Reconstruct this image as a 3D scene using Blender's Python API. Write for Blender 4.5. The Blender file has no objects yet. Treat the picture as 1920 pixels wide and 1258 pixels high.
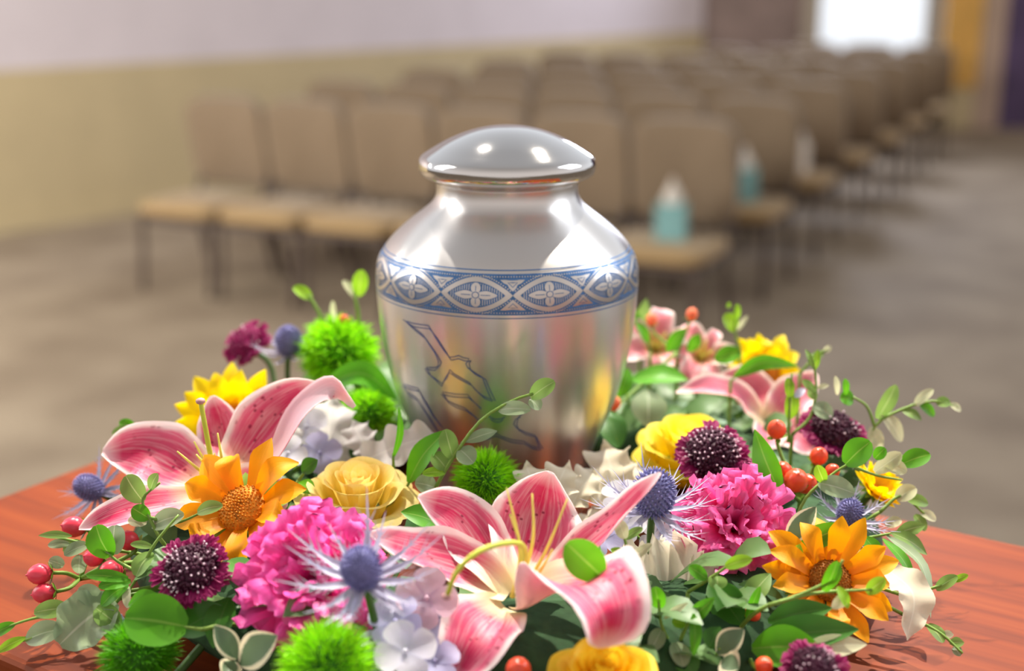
import bpy, math, random
from mathutils import Vector, Matrix
random.seed(11)
PI = math.pi
sc = bpy.context.scene
col = sc.collection

# ------------------------------------------------------------------ camera
F = 2450.0                                   # focal length in pixels of the 1920 px wide frame
PITCH = math.atan((629 + 50) / F)
CAM = Vector((0.0032, -0.838, 1.64))
FW = Vector((0, math.cos(PITCH), -math.sin(PITCH)))
UP = Vector((0, math.sin(PITCH), math.cos(PITCH)))
RT = Vector((1, 0, 0))
cd = bpy.data.cameras.new('camera')
cd.sensor_width = 36.0
cd.lens = F / 1920 * 36.0
cd.clip_start = 0.02
cd.clip_end = 100
cd.dof.use_dof = True
cd.dof.focus_distance = 0.72
cd.dof.aperture_fstop = 3.6
cd.dof.aperture_blades = 0
cam = bpy.data.objects.new('camera', cd)
col.objects.link(cam)
cam.location = CAM
cam.rotation_euler = (PI / 2 - PITCH, 0, 0)
sc.camera = cam

# ------------------------------------------------------------------ colour management, world, lamps
sc.view_settings.view_transform = 'Standard'
sc.view_settings.look = 'None'
sc.view_settings.gamma = 1
sc.view_settings.use_curve_mapping = False
sc.view_settings.exposure = 0.32
sc.cycles.max_bounces = 8
sc.cycles.transparent_max_bounces = 8
sc.cycles.sample_clamp_indirect = 4.0


def lin(r, g, b):
    f = lambda c: (c / 255 / 12.92) if c <= 10 else ((c / 255 + 0.055) / 1.055) ** 2.4
    return (f(r), f(g), f(b), 1)


w = bpy.data.worlds.new('world')
sc.world = w
w.use_nodes = True
nt = w.node_tree
nt.nodes.clear()
wo = nt.nodes.new('ShaderNodeOutputWorld')
bg = nt.nodes.new('ShaderNodeBackground')
tc = nt.nodes.new('ShaderNodeTexCoord')
sx = nt.nodes.new('ShaderNodeSeparateXYZ')
nt.links.new(tc.outputs['Generated'], sx.inputs[0])
mr = nt.nodes.new('ShaderNodeMapRange')
mr.inputs['From Min'].default_value = -0.5
mr.inputs['From Max'].default_value = 0.9
nt.links.new(sx.outputs['Y'], mr.inputs['Value'])
rp = nt.nodes.new('ShaderNodeValToRGB')
rp.color_ramp.elements[0].color = (0.70, 0.65, 0.62, 1)
rp.color_ramp.elements[1].color = (0.84, 0.88, 0.94, 1)
nt.links.new(mr.outputs['Result'], rp.inputs['Fac'])
mz = nt.nodes.new('ShaderNodeMapRange')
mz.inputs['From Min'].default_value = 0.15
mz.inputs['From Max'].default_value = 0.9
mz.inputs['To Min'].default_value = 1.0
mz.inputs['To Max'].default_value = 0.5
nt.links.new(sx.outputs['Z'], mz.inputs['Value'])
vm = nt.nodes.new('ShaderNodeVectorMath')
vm.operation = 'SCALE'
nt.links.new(rp.outputs['Color'], vm.inputs[0])
nt.links.new(mz.outputs['Result'], vm.inputs['Scale'])
nt.links.new(vm.outputs[0], bg.inputs['Color'])
bg.inputs['Strength'].default_value = 1.05
nt.links.new(bg.outputs[0], wo.inputs['Surface'])


def lamp(name, kind, loc, target, energy, color, **kw):
    l = bpy.data.lights.new(name, kind)
    l.energy = energy
    l.color = color
    for k, v in kw.items():
        setattr(l, k, v)
    o = bpy.data.objects.new(name, l)
    col.objects.link(o)
    o.location = loc
    o.rotation_euler = (Vector(target) - Vector(loc)).to_track_quat('-Z', 'Y').to_euler()
    return o


# two ceiling spotlights behind the arrangement (their glints show on the urn lid) and the daylight of the side windows
lamp('ceiling_spotlight', 'SPOT', (0.89, 1.64, 4.2), (0.05, -0.08, 1.34), 860, (1.0, 0.93, 0.80), spot_size=0.52, spot_blend=0.6, shadow_soft_size=0.032)
lamp('ceiling_spotlight', 'SPOT', (-0.62, 1.71, 4.2), (0.0, -0.08, 1.34), 560, (1.0, 0.94, 0.84), spot_size=0.52, spot_blend=0.6, shadow_soft_size=0.032)
lamp('window_light', 'AREA', (2.6, 0.5, 3.0), (0, 0, 1.42), 45, (0.86, 0.92, 1.0), shape='RECTANGLE', size=1.3, size_y=1.6)
lamp('window_light', 'AREA', (-2.4, 0.3, 2.7), (0, 0, 1.42), 26, (1.0, 0.97, 0.93), shape='RECTANGLE', size=0.8, size_y=1.8)
lamp('window_light', 'AREA', (3.2, 13.1, 3.6), (1.3, 9.0, 0.5), 110, (0.78, 0.84, 1.0), shape='RECTANGLE', size=1.3, size_y=1.2, spread=1.7)
lamp('window_light', 'AREA', (-4.6, 2.6, 2.6), (-2.4, 6.4, 0.0), 230, (1.0, 0.97, 0.90), shape='RECTANGLE', size=1.6, size_y=1.6)


# ------------------------------------------------------------------ placing helpers
def ray(x, y):
    return RT * ((x - 960) / F) - UP * ((y - 629) / F) + FW


def at(x, y, Y):                             # photo point at world depth Y
    d = ray(x, y)
    return CAM + d * ((Y - CAM.y) / d.y)


def atz(x, y, z):                            # photo point at world height z
    d = ray(x, y)
    return CAM + d * ((z - CAM.z) / d.z)


def mpp(p):                                  # metres per photo pixel at a point
    return (Vector(p) - CAM).dot(FW) / F


# ------------------------------------------------------------------ materials
def new_mat(name):
    m = bpy.data.materials.new(name)
    m.use_nodes = True
    m.node_tree.nodes.clear()
    return m, m.node_tree.nodes, m.node_tree.links


def N_(n, t, **kw):
    x = n.new(t)
    for k, v in kw.items():
        if k in x.inputs.keys():
            x.inputs[k].default_value = v
        else:
            setattr(x, k, v)
    return x


def math_(n, l, op, a, b=None, clamp=False):
    x = n.new('ShaderNodeMath')
    x.operation = op
    x.use_clamp = clamp
    for i, v in enumerate((a, b)):
        if v is None:
            continue
        if isinstance(v, (int, float)):
            x.inputs[i].default_value = v
        else:
            l.new(v, x.inputs[i])
    return x.outputs[0]


def ramp_(n, l, fac, stops):
    r = n.new('ShaderNodeValToRGB')
    e = r.color_ramp.elements
    while len(e) < len(stops):
        e.new(0.5)
    for q, (p, c) in zip(e, stops):
        q.position = p
        q.color = c
    l.new(fac, r.inputs['Fac'])
    return r.outputs['Color']


def mix_(n, l, fac, a, b):
    x = n.new('ShaderNodeMix')
    x.data_type = 'RGBA'
    ins = [i for i in x.inputs if i.type == 'RGBA']
    for s, v in ((x.inputs[0], fac), (ins[0], a), (ins[1], b)):
        if isinstance(v, (int, float, tuple)):
            s.default_value = v
        else:
            l.new(v, s)
    return [o for o in x.outputs if o.type == 'RGBA'][0]


def finish(m, n, l, color, rough=0.5, transl=0.0, spec=0.35, metal=0.0, bump=None, bstr=0.3, sheen=0.0, tcol=None, bdist=0.002):
    p = N_(n, 'ShaderNodeBsdfPrincipled')
    p.inputs['Roughness'].default_value = rough
    p.inputs['Specular IOR Level'].default_value = spec
    p.inputs['Metallic'].default_value = metal
    p.inputs['Sheen Weight'].default_value = sheen
    if isinstance(color, tuple):
        p.inputs['Base Color'].default_value = color
    else:
        l.new(color, p.inputs['Base Color'])
    if bump is not None:
        b = N_(n, 'ShaderNodeBump')
        b.inputs['Strength'].default_value = bstr
        b.inputs['Distance'].default_value = bdist
        l.new(bump, b.inputs['Height'])
        l.new(b.outputs[0], p.inputs['Normal'])
    o = N_(n, 'ShaderNodeOutputMaterial')
    if transl > 0:
        t = N_(n, 'ShaderNodeBsdfTranslucent')
        src = tcol if tcol is not None else color
        if isinstance(src, tuple):
            t.inputs['Color'].default_value = src
        else:
            l.new(src, t.inputs['Color'])
        mx = N_(n, 'ShaderNodeMixShader')
        mx.inputs[0].default_value = transl
        l.new(p.outputs[0], mx.inputs[1])
        l.new(t.outputs[0], mx.inputs[2])
        l.new(mx.outputs[0], o.inputs['Surface'])
    else:
        l.new(p.outputs[0], o.inputs['Surface'])
    return m


def uv_(n, l):
    t = N_(n, 'ShaderNodeTexCoord')
    s = N_(n, 'ShaderNodeSeparateXYZ')
    l.new(t.outputs['UV'], s.inputs[0])
    return t, s.outputs['X'], s.outputs['Y']


def plain(name, c, rough=0.5, transl=0.0, var=0.12, scale=60, spec=0.35, metal=0.0, bstr=0.0, sheen=0.0):
    m, n, l = new_mat(name)
    t = N_(n, 'ShaderNodeTexCoord')
    z = N_(n, 'ShaderNodeTexNoise')
    z.inputs['Scale'].default_value = scale
    l.new(t.outputs['Object'], z.inputs['Vector'])
    d = tuple(min(1, x * (1 - var)) for x in c[:3]) + (1,)
    u = tuple(min(1, x * (1 + var)) for x in c[:3]) + (1,)
    cc = ramp_(n, l, z.outputs['Fac'], [(0.3, d), (0.7, u)])
    return finish(m, n, l, cc, rough, transl, spec, metal, z.outputs['Fac'] if bstr else None, bstr, sheen)


def leafmat(name, c, vein=None, transl=0.4, rough=0.42, edge=None, var=0.2):
    """A leaf: a pale midrib, fine side veins, uneven green; edge is the cream margin of variegated kinds."""
    m, n, l = new_mat(name)
    t, u, v = uv_(n, l)
    z = N_(n, 'ShaderNodeTexNoise')
    z.inputs['Scale'].default_value = 40
    l.new(t.outputs['Object'], z.inputs['Vector'])
    d = tuple(x * (1 - var) for x in c[:3]) + (1,)
    q = tuple(min(1, x * (1 + var)) for x in c[:3]) + (1,)
    cc = ramp_(n, l, z.outputs['Fac'], [(0.3, d), (0.7, q)])
    e = math_(n, l, 'ABSOLUTE', math_(n, l, 'SUBTRACT', u, 0.5))
    if edge is not None:
        k = math_(n, l, 'ADD', e, math_(n, l, 'MULTIPLY', math_(n, l, 'SUBTRACT', z.outputs['Fac'], 0.5), 0.35))
        f = ramp_(n, l, k, [(0.36, (0, 0, 0, 1)), (0.40, (1, 1, 1, 1))])
        cc = mix_(n, l, f, cc, edge)
    if vein is not None:
        f = ramp_(n, l, e, [(0.012, (1, 1, 1, 1)), (0.035, (0, 0, 0, 1))])
        cc = mix_(n, l, math_(n, l, 'MULTIPLY', f, 0.7), cc, vein)
    return finish(m, n, l, cc, rough, transl, 0.4)


def petalmat(name, base, mid, tip, transl=0.4, streak=0.15, rough=0.5, edge=None):
    """A petal: colour runs from base to tip, fine streaks along it."""
    m, n, l = new_mat(name)
    t, u, v = uv_(n, l)
    cc = ramp_(n, l, v, [(0.0, base), (0.45, mid), (1.0, tip)])
    mp = N_(n, 'ShaderNodeMapping')
    mp.inputs['Scale'].default_value = (28, 2, 1)
    l.new(t.outputs['UV'], mp.inputs[0])
    z = N_(n, 'ShaderNodeTexNoise')
    z.inputs['Scale'].default_value = 1.0
    l.new(mp.outputs[0], z.inputs['Vector'])
    dk = tuple(x * (1 - 2 * streak) for x in mid[:3]) + (1,)
    f = ramp_(n, l, z.outputs['Fac'], [(0.45, (0, 0, 0, 1)), (0.75, (1, 1, 1, 1))])
    cc = mix_(n, l, math_(n, l, 'MULTIPLY', f, 0.5), cc, dk)
    if edge is not None:
        e = math_(n, l, 'ABSOLUTE', math_(n, l, 'SUBTRACT', u, 0.5))
        f2 = ramp_(n, l, e, [(0.36, (0, 0, 0, 1)), (0.5, (1, 1, 1, 1))])
        cc = mix_(n, l, f2, cc, edge)
    return finish(m, n, l, cc, rough, transl, 0.3, bump=z.outputs['Fac'], bstr=0.15)


def lilymat(name, pink, deep, white, throat, spots=True, transl=0.35):
    m, n, l = new_mat(name)
    t, u, v = uv_(n, l)
    e = math_(n, l, 'MULTIPLY', math_(n, l, 'ABSOLUTE', math_(n, l, 'SUBTRACT', u, 0.5)), 2.0)
    z = N_(n, 'ShaderNodeTexNoise')
    z.inputs['Scale'].default_value = 5
    z.inputs['Detail'].default_value = 4
    l.new(t.outputs['UV'], z.inputs['Vector'])
    ee = math_(n, l, 'ADD', e, math_(n, l, 'MULTIPLY', math_(n, l, 'SUBTRACT', z.outputs['Fac'], 0.5), 0.25))
    cc = ramp_(n, l, ee, [(0.0, deep), (0.5, tuple(0.5 * (a + b) for a, b in zip(deep, pink))), (0.74, pink), (0.88, white)])
    ms_ = N_(n, 'ShaderNodeMapping')
    ms_.inputs['Scale'].default_value = (26, 3, 1)
    l.new(t.outputs['UV'], ms_.inputs[0])
    zs = N_(n, 'ShaderNodeTexNoise')
    zs.inputs['Scale'].default_value = 1.0
    zs.inputs['Detail'].default_value = 3
    l.new(ms_.outputs[0], zs.inputs['Vector'])
    fs = ramp_(n, l, zs.outputs['Fac'], [(0.45, (0, 0, 0, 1)), (0.72, (1, 1, 1, 1))])
    cc = mix_(n, l, math_(n, l, 'MULTIPLY', fs, 0.38), cc, white)
    ft = ramp_(n, l, v, [(0.05, (1, 1, 1, 1)), (0.3, (0, 0, 0, 1))])
    cc = mix_(n, l, ft, cc, throat)
    f3 = ramp_(n, l, v, [(0.84, (0, 0, 0, 1)), (1.0, (1, 1, 1, 1))])
    cc = mix_(n, l, math_(n, l, 'MULTIPLY', f3, 0.8), cc, white)
    if spots:
        mp = N_(n, 'ShaderNodeMapping')
        mp.inputs['Scale'].default_value = (9, 15, 1)
        l.new(t.outputs['UV'], mp.inputs[0])
        vo = N_(n, 'ShaderNodeTexVoronoi')
        vo.inputs['Scale'].default_value = 1.0
        vo.inputs['Randomness'].default_value = 0.9
        l.new(mp.outputs[0], vo.inputs['Vector'])
        sp = ramp_(n, l, vo.outputs['Distance'], [(0.17, (1, 1, 1, 1)), (0.27, (0, 0, 0, 1))])
        mk1 = ramp_(n, l, v, [(0.14, (0, 0, 0, 1)), (0.25, (1, 1, 1, 1)), (0.66, (1, 1, 1, 1)), (0.8, (0, 0, 0, 1))])
        mk2 = ramp_(n, l, e, [(0.75, (1, 1, 1, 1)), (0.9, (0, 0, 0, 1))])
        f = math_(n, l, 'MULTIPLY', math_(n, l, 'MULTIPLY', sp, mk1), mk2)
        cc = mix_(n, l, math_(n, l, 'MULTIPLY', f, 0.85), cc, lin(150, 12, 60))
    return finish(m, n, l, cc, 0.45, transl, 0.35)


def woodmat(name):
    m, n, l = new_mat(name)
    t = N_(n, 'ShaderNodeTexCoord')
    mp = N_(n, 'ShaderNodeMapping')
    mp.inputs['Scale'].default_value = (3, 60, 20)
    l.new(t.outputs['Object'], mp.inputs[0])
    z = N_(n, 'ShaderNodeTexNoise')
    z.inputs['Scale'].default_value = 1.2
    z.inputs['Detail'].default_value = 6
    z.inputs['Distortion'].default_value = 0.4
    l.new(mp.outputs[0], z.inputs['Vector'])
    cc = ramp_(n, l, z.outputs['Fac'], [(0.3, lin(94, 36, 10)), (0.5, lin(113, 46, 13)), (0.7, lin(124, 56, 18))])
    return finish(m, n, l, cc, 0.5, 0, 0.12, bump=z.outputs['Fac'], bstr=0.04)


def carpetmat(name):
    m, n, l = new_mat(name)
    t = N_(n, 'ShaderNodeTexCoord')
    z = N_(n, 'ShaderNodeTexNoise')
    z.inputs['Scale'].default_value = 2.2
    z.inputs['Detail'].default_value = 3
    l.new(t.outputs['Object'], z.inputs['Vector'])
    y = N_(n, 'ShaderNodeTexNoise')
    y.inputs['Scale'].default_value = 90
    l.new(t.outputs['Object'], y.inputs['Vector'])
    a = ramp_(n, l, z.outputs['Fac'], [(0.35, lin(134, 118, 99)), (0.65, lin(156, 140, 119))])
    b = ramp_(n, l, y.outputs['Fac'], [(0.3, (0.8, 0.8, 0.8, 1)), (0.7, (1.1, 1.1, 1.1, 1))])
    x = n.new('ShaderNodeVectorMath')
    x.operation = 'MULTIPLY'
    l.new(a, x.inputs[0])
    l.new(b, x.inputs[1])
    return finish(m, n, l, x.outputs[0], 0.85, 0, 0.2, bump=y.outputs['Fac'], bstr=0.4)


def metalmat(name, c, rough, aniso=0.0, brushed=True):
    m, n, l = new_mat(name)
    t = N_(n, 'ShaderNodeTexCoord')
    mp = N_(n, 'ShaderNodeMapping')
    mp.inputs['Scale'].default_value = (3, 3, 1400)
    l.new(t.outputs['Object'], mp.inputs[0])
    z = N_(n, 'ShaderNodeTexNoise')
    z.inputs['Scale'].default_value = 1.0
    l.new(mp.outputs[0], z.inputs['Vector'])
    p = N_(n, 'ShaderNodeBsdfPrincipled')
    p.inputs['Base Color'].default_value = c
    p.inputs['Metallic'].default_value = 1
    p.inputs['Roughness'].default_value = rough
    if aniso:
        p.inputs['Anisotropic'].default_value = aniso
        tg = N_(n, 'ShaderNodeTangent')
        tg.direction_type = 'RADIAL'
        tg.axis = 'Z'
        p.inputs['Anisotropic Rotation'].default_value = 0.25
        l.new(tg.outputs[0], p.inputs['Tangent'])
    if brushed:
        b = N_(n, 'ShaderNodeBump')
        b.inputs['Strength'].default_value = 0.05
        b.inputs['Distance'].default_value = 0.0005
        l.new(z.outputs['Fac'], b.inputs['Height'])
        l.new(b.outputs[0], p.inputs['Normal'])
    o = N_(n, 'ShaderNodeOutputMaterial')
    l.new(p.outputs[0], o.inputs['Surface'])
    return m


M = {}
M['silver'] = metalmat('brushed_pewter', (0.66, 0.63, 0.61, 1), 0.30, 0.8)
M['silver2'] = metalmat('polished_lid_metal', (0.62, 0.60, 0.585, 1), 0.055, 0.0)
M['engrave'] = plain('blue_antiqued_metal', lin(74, 112, 160), 0.4, var=0.15, scale=300, metal=0.35)
M['relief'] = metalmat('raised_metal', (0.58, 0.54, 0.51, 1), 0.34, 0, False)
M['dove'] = plain('blue_line_metal', lin(84, 100, 150), 0.45, var=0.1, metal=0.4)
M['wood'] = woodmat('cherry_wood')
M['wooddark'] = plain('dark_edge_wood', lin(62, 34, 24), 0.4, var=0.2)
M['carpet'] = carpetmat('carpet')
M['wall_low'] = plain('beige_wall_paint', lin(192, 174, 136), 0.7, var=0.04, scale=3)
M['wall_up'] = plain('lilac_white_wall_paint', lin(212, 201, 204), 0.7, var=0.03, scale=3)
M['trim'] = plain('trim_paint', lin(176, 164, 148), 0.5, var=0.05)
M['darkdoor'] = plain('dark_door', lin(142, 123, 116), 0.5, var=0.15, scale=4)
M['curtain'] = plain('gold_curtain', lin(226, 184, 104), 0.7, var=0.15, scale=6)
M['purple'] = plain('purple_drape', lin(84, 68, 98), 0.8, var=0.2, scale=4)
M['brownwall'] = plain('brown_wall', lin(176, 152, 134), 0.7, var=0.08, scale=3)
M['seat'] = plain('tan_upholstery', lin(160, 132, 90), 0.85, var=0.08, scale=90, bstr=0.2, sheen=0.2)
M['back'] = plain('taupe_upholstery', lin(126, 108, 87), 0.85, var=0.08, scale=90, bstr=0.2, sheen=0.2)
M['chairmetal'] = plain('dark_brown_metal', lin(78, 65, 58), 0.45, var=0.1)
M['teal'] = plain('teal_card', lin(124, 168, 168), 0.6, var=0.15, scale=30)
M['card'] = plain('white_card', lin(244, 236, 226), 0.6, var=0.08, scale=30)
M['tissue'] = plain('white_tissue', lin(240, 232, 222), 0.8, 0.3, var=0.03)

GR = lin(70, 140, 22)
M['leaf'] = leafmat('bright_green_leaf', lin(92, 164, 26), lin(150, 190, 80), 0.5)
M['leafdk'] = leafmat('dark_green_leaf', lin(64, 118, 34), lin(90, 130, 60), 0.3)
M['fill'] = leafmat('deep_foliage', lin(94, 128, 72), None, 0.4)
M['euc'] = leafmat('eucalyptus_green', lin(128, 162, 78), lin(190, 205, 140), 0.45)
M['eucgrey'] = leafmat('eucalyptus_grey', lin(150, 168, 130), lin(200, 208, 180), 0.4)
M['euclime'] = leafmat('eucalyptus_lime', lin(140, 186, 40), lin(200, 220, 110), 0.5)
M['eucpale'] = leafmat('eucalyptus_pale', lin(208, 208, 168), lin(230, 230, 200), 0.4, rough=0.5)
M['varieg'] = leafmat('variegated_leaf', lin(98, 120, 88), None, 0.3, edge=lin(236, 226, 190))
M['dusty'] = leafmat('dusty_miller', lin(214, 208, 204), lin(236, 232, 226), 0.35, rough=0.8, var=0.06)
M['dustycream'] = leafmat('dusty_miller_cream', lin(226, 216, 192), lin(240, 234, 214), 0.35, rough=0.8, var=0.06)
M['stem'] = plain('green_stem', lin(128, 160, 70), 0.5, 0.15)
M['stemdk'] = plain('dark_green_stem', lin(70, 100, 44), 0.5, 0.1)
M['calyx'] = plain('green_calyx', lin(110, 150, 50), 0.5, 0.2)
WHITEP = lin(250, 236, 234)
M['lily'] = lilymat('stargazer_petal', lin(232, 112, 146), lin(214, 44, 96), WHITEP, lin(240, 226, 180))
M['lilyback'] = petalmat('stargazer_underside', lin(226, 200, 190), lin(240, 200, 212), lin(246, 230, 226), 0.35, 0.05)
M['lilypale'] = lilymat('pale_lily_petal', lin(240, 150, 170), lin(214, 84, 120), lin(255, 240, 230), lin(240, 226, 190), spots=False, transl=0.4)
M['alstro'] = lilymat('pale_pink_petal', lin(248, 190, 196), lin(238, 130, 150), lin(255, 240, 232), lin(240, 210, 120), spots=False, transl=0.45)
M['stamen'] = plain('yellow_green_stamen', lin(232, 224, 120), 0.5, 0.3)
M['pistil'] = plain('lime_pistil', lin(200, 206, 80), 0.45, 0.25)
M['stigma'] = plain('mauve_stigma', lin(178, 132, 130), 0.5)
M['sunyel'] = petalmat('yellow_ray_petal', lin(246, 184, 0), lin(255, 224, 0), lin(255, 230, 6), 0.45, 0.04)
M['sunor'] = petalmat('orange_ray_petal', lin(246, 140, 0), lin(255, 166, 0), lin(255, 180, 0), 0.45, 0.06)
M['discor'] = plain('orange_disc', lin(206, 128, 20), 0.7, var=0.35, scale=260, bstr=0.5)
M['discdk'] = plain('brown_disc', lin(160, 96, 20), 0.7, var=0.35, scale=260, bstr=0.5)
M['peach'] = petalmat('peach_rose_petal', lin(255, 216, 20), lin(255, 234, 112), lin(255, 230, 150), 0.4, 0.04)
M['yellow'] = petalmat('yellow_rose_petal', lin(250, 212, 6), lin(252, 226, 20), lin(255, 240, 90), 0.45, 0.04)
M['golden'] = petalmat('golden_rose_petal', lin(240, 180, 10), lin(250, 208, 24), lin(250, 220, 60), 0.45, 0.04)
M['carn'] = petalmat('pink_carnation_petal', lin(222, 14, 122), lin(240, 60, 160), lin(246, 110, 190), 0.4, 0.08)
M['carn2'] = petalmat('hot_pink_carnation_petal', lin(224, 14, 112), lin(240, 64, 150), lin(244, 124, 186), 0.4, 0.08)
M['scab'] = petalmat('burgundy_floret', lin(70, 6, 40), lin(128, 12, 72), lin(176, 34, 112), 0.35, 0.1)
M['scabdk'] = plain('burgundy_head', lin(66, 12, 42), 0.5, 0.1, var=0.35, scale=220)
M['scabmag'] = plain('magenta_head', lin(150, 22, 92), 0.5, 0.15, var=0.35, scale=220)
M['pin'] = plain('pale_anther', lin(246, 214, 228), 0.4)
M['thist'] = plain('blue_thistle_head', lin(122, 120, 168), 0.6, var=0.25, scale=300)
M['bract'] = leafmat('thistle_bract', lin(158, 156, 182), lin(214, 212, 222), 0.3, rough=0.45)
M['bractpale'] = leafmat('pale_thistle_bract', lin(188, 184, 208), lin(230, 228, 232), 0.3, rough=0.45)
M['bristle'] = plain('green_bristle', lin(150, 218, 22), 0.5, 0.45, var=0.25, scale=120)
M['bristledk'] = plain('deep_green_bristle', lin(84, 158, 14), 0.5, 0.4, var=0.3, scale=120)
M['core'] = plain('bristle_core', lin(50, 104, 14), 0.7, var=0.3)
M['berry'] = plain('coral_berry', lin(236, 84, 50), 0.28, 0.12, var=0.1, scale=50, spec=0.5)
M['berrypk'] = plain('pink_berry', lin(226, 62, 84), 0.28, 0.12, var=0.12, scale=50, spec=0.5)
M['hyd'] = petalmat('lavender_floret', lin(190, 190, 226), lin(186, 182, 222), lin(200, 194, 226), 0.4, 0.03)
M['cream'] = petalmat('cream_floret', lin(244, 234, 190), lin(246, 238, 214), lin(246, 240, 222), 0.4, 0.03)
M['hydpk'] = petalmat('pinkish_floret', lin(214, 180, 206), lin(224, 186, 204), lin(228, 200, 212), 0.4, 0.03)
M['hydwh'] = petalmat('white_floret', lin(214, 214, 232), lin(228, 226, 238), lin(238, 238, 242), 0.4, 0.03)
M['foam'] = plain('floral_foam', lin(36, 66, 34), 0.9, var=0.2, scale=120, bstr=0.5)
M['bud'] = plain('peach_bud', lin(246, 140, 100), 0.5, 0.3)


# ------------------------------------------------------------------ mesh builder
def spline(pts, n):
    pts = [Vector(p) for p in pts]
    if len(pts) == 2:
        return [pts[0].lerp(pts[1], i / n) for i in range(n + 1)]
    q = [pts[0] * 2 - pts[1]] + pts + [pts[-1] * 2 - pts[-2]]
    out, k = [], len(pts) - 1
    for i in range(n + 1):
        f = i / n * k
        s = min(int(f), k - 1)
        t = f - s
        a, b, c, d = q[s:s + 4]
        out.append(0.5 * ((2 * b) + (c - a) * t + (2 * a - 5 * b + 4 * c - d) * t * t + (3 * b - a - 3 * c + d) * t ** 3))
    return out


SH = {
    'lily': lambda t: max(0.04, math.sin(PI * (t * 0.90 + 0.085))) ** 0.75,
    'leaf': lambda t: max(0.0, math.sin(PI * min(1, t * 0.96 + 0.03))) ** 0.85 * (1.12 - 0.25 * t),
    'round': lambda t: max(0.0, math.sin(PI * (t * 0.95 + 0.035))) ** 0.55,
    'blade': lambda t: (0.35 + 0.65 * math.sin(PI * min(1, t * 1.1 + 0.1)) if t < 0.8 else 1) * min(1, (1 - t) * 2.6 + 0.02),
    'ray': lambda t: (0.42 + 0.58 * math.sin(PI * min(0.5, t * 0.75))) * min(1.0, max(0.02, (1.01 - t) * 2.3)) ** 0.8,
    'fan': lambda t: (0.12 + 0.88 * t ** 0.8) * min(1.0, max(0.25, (1.08 - t) * 4.5)) ** 0.5,
    'heart': lambda t: (0.18 + 0.82 * math.sin(PI * 0.5 * min(1, t * 1.5))) * min(1.0, max(0.1, (1.03 - t) * 3.0)) ** 0.5,
    'bract': lambda t: (0.5 + 0.5 * math.sin(PI * min(1, t * 1.6))) * (1 - t) ** 0.8 + 0.015,
    'dusty': lambda t: (0.25 + 0.75 * math.sin(PI * (t * 0.85 + 0.12)) ** 0.8) * (0.84 + 0.16 * math.sin(t * 19.0)) * min(1, (1.02 - t) * 5),
}


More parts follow.
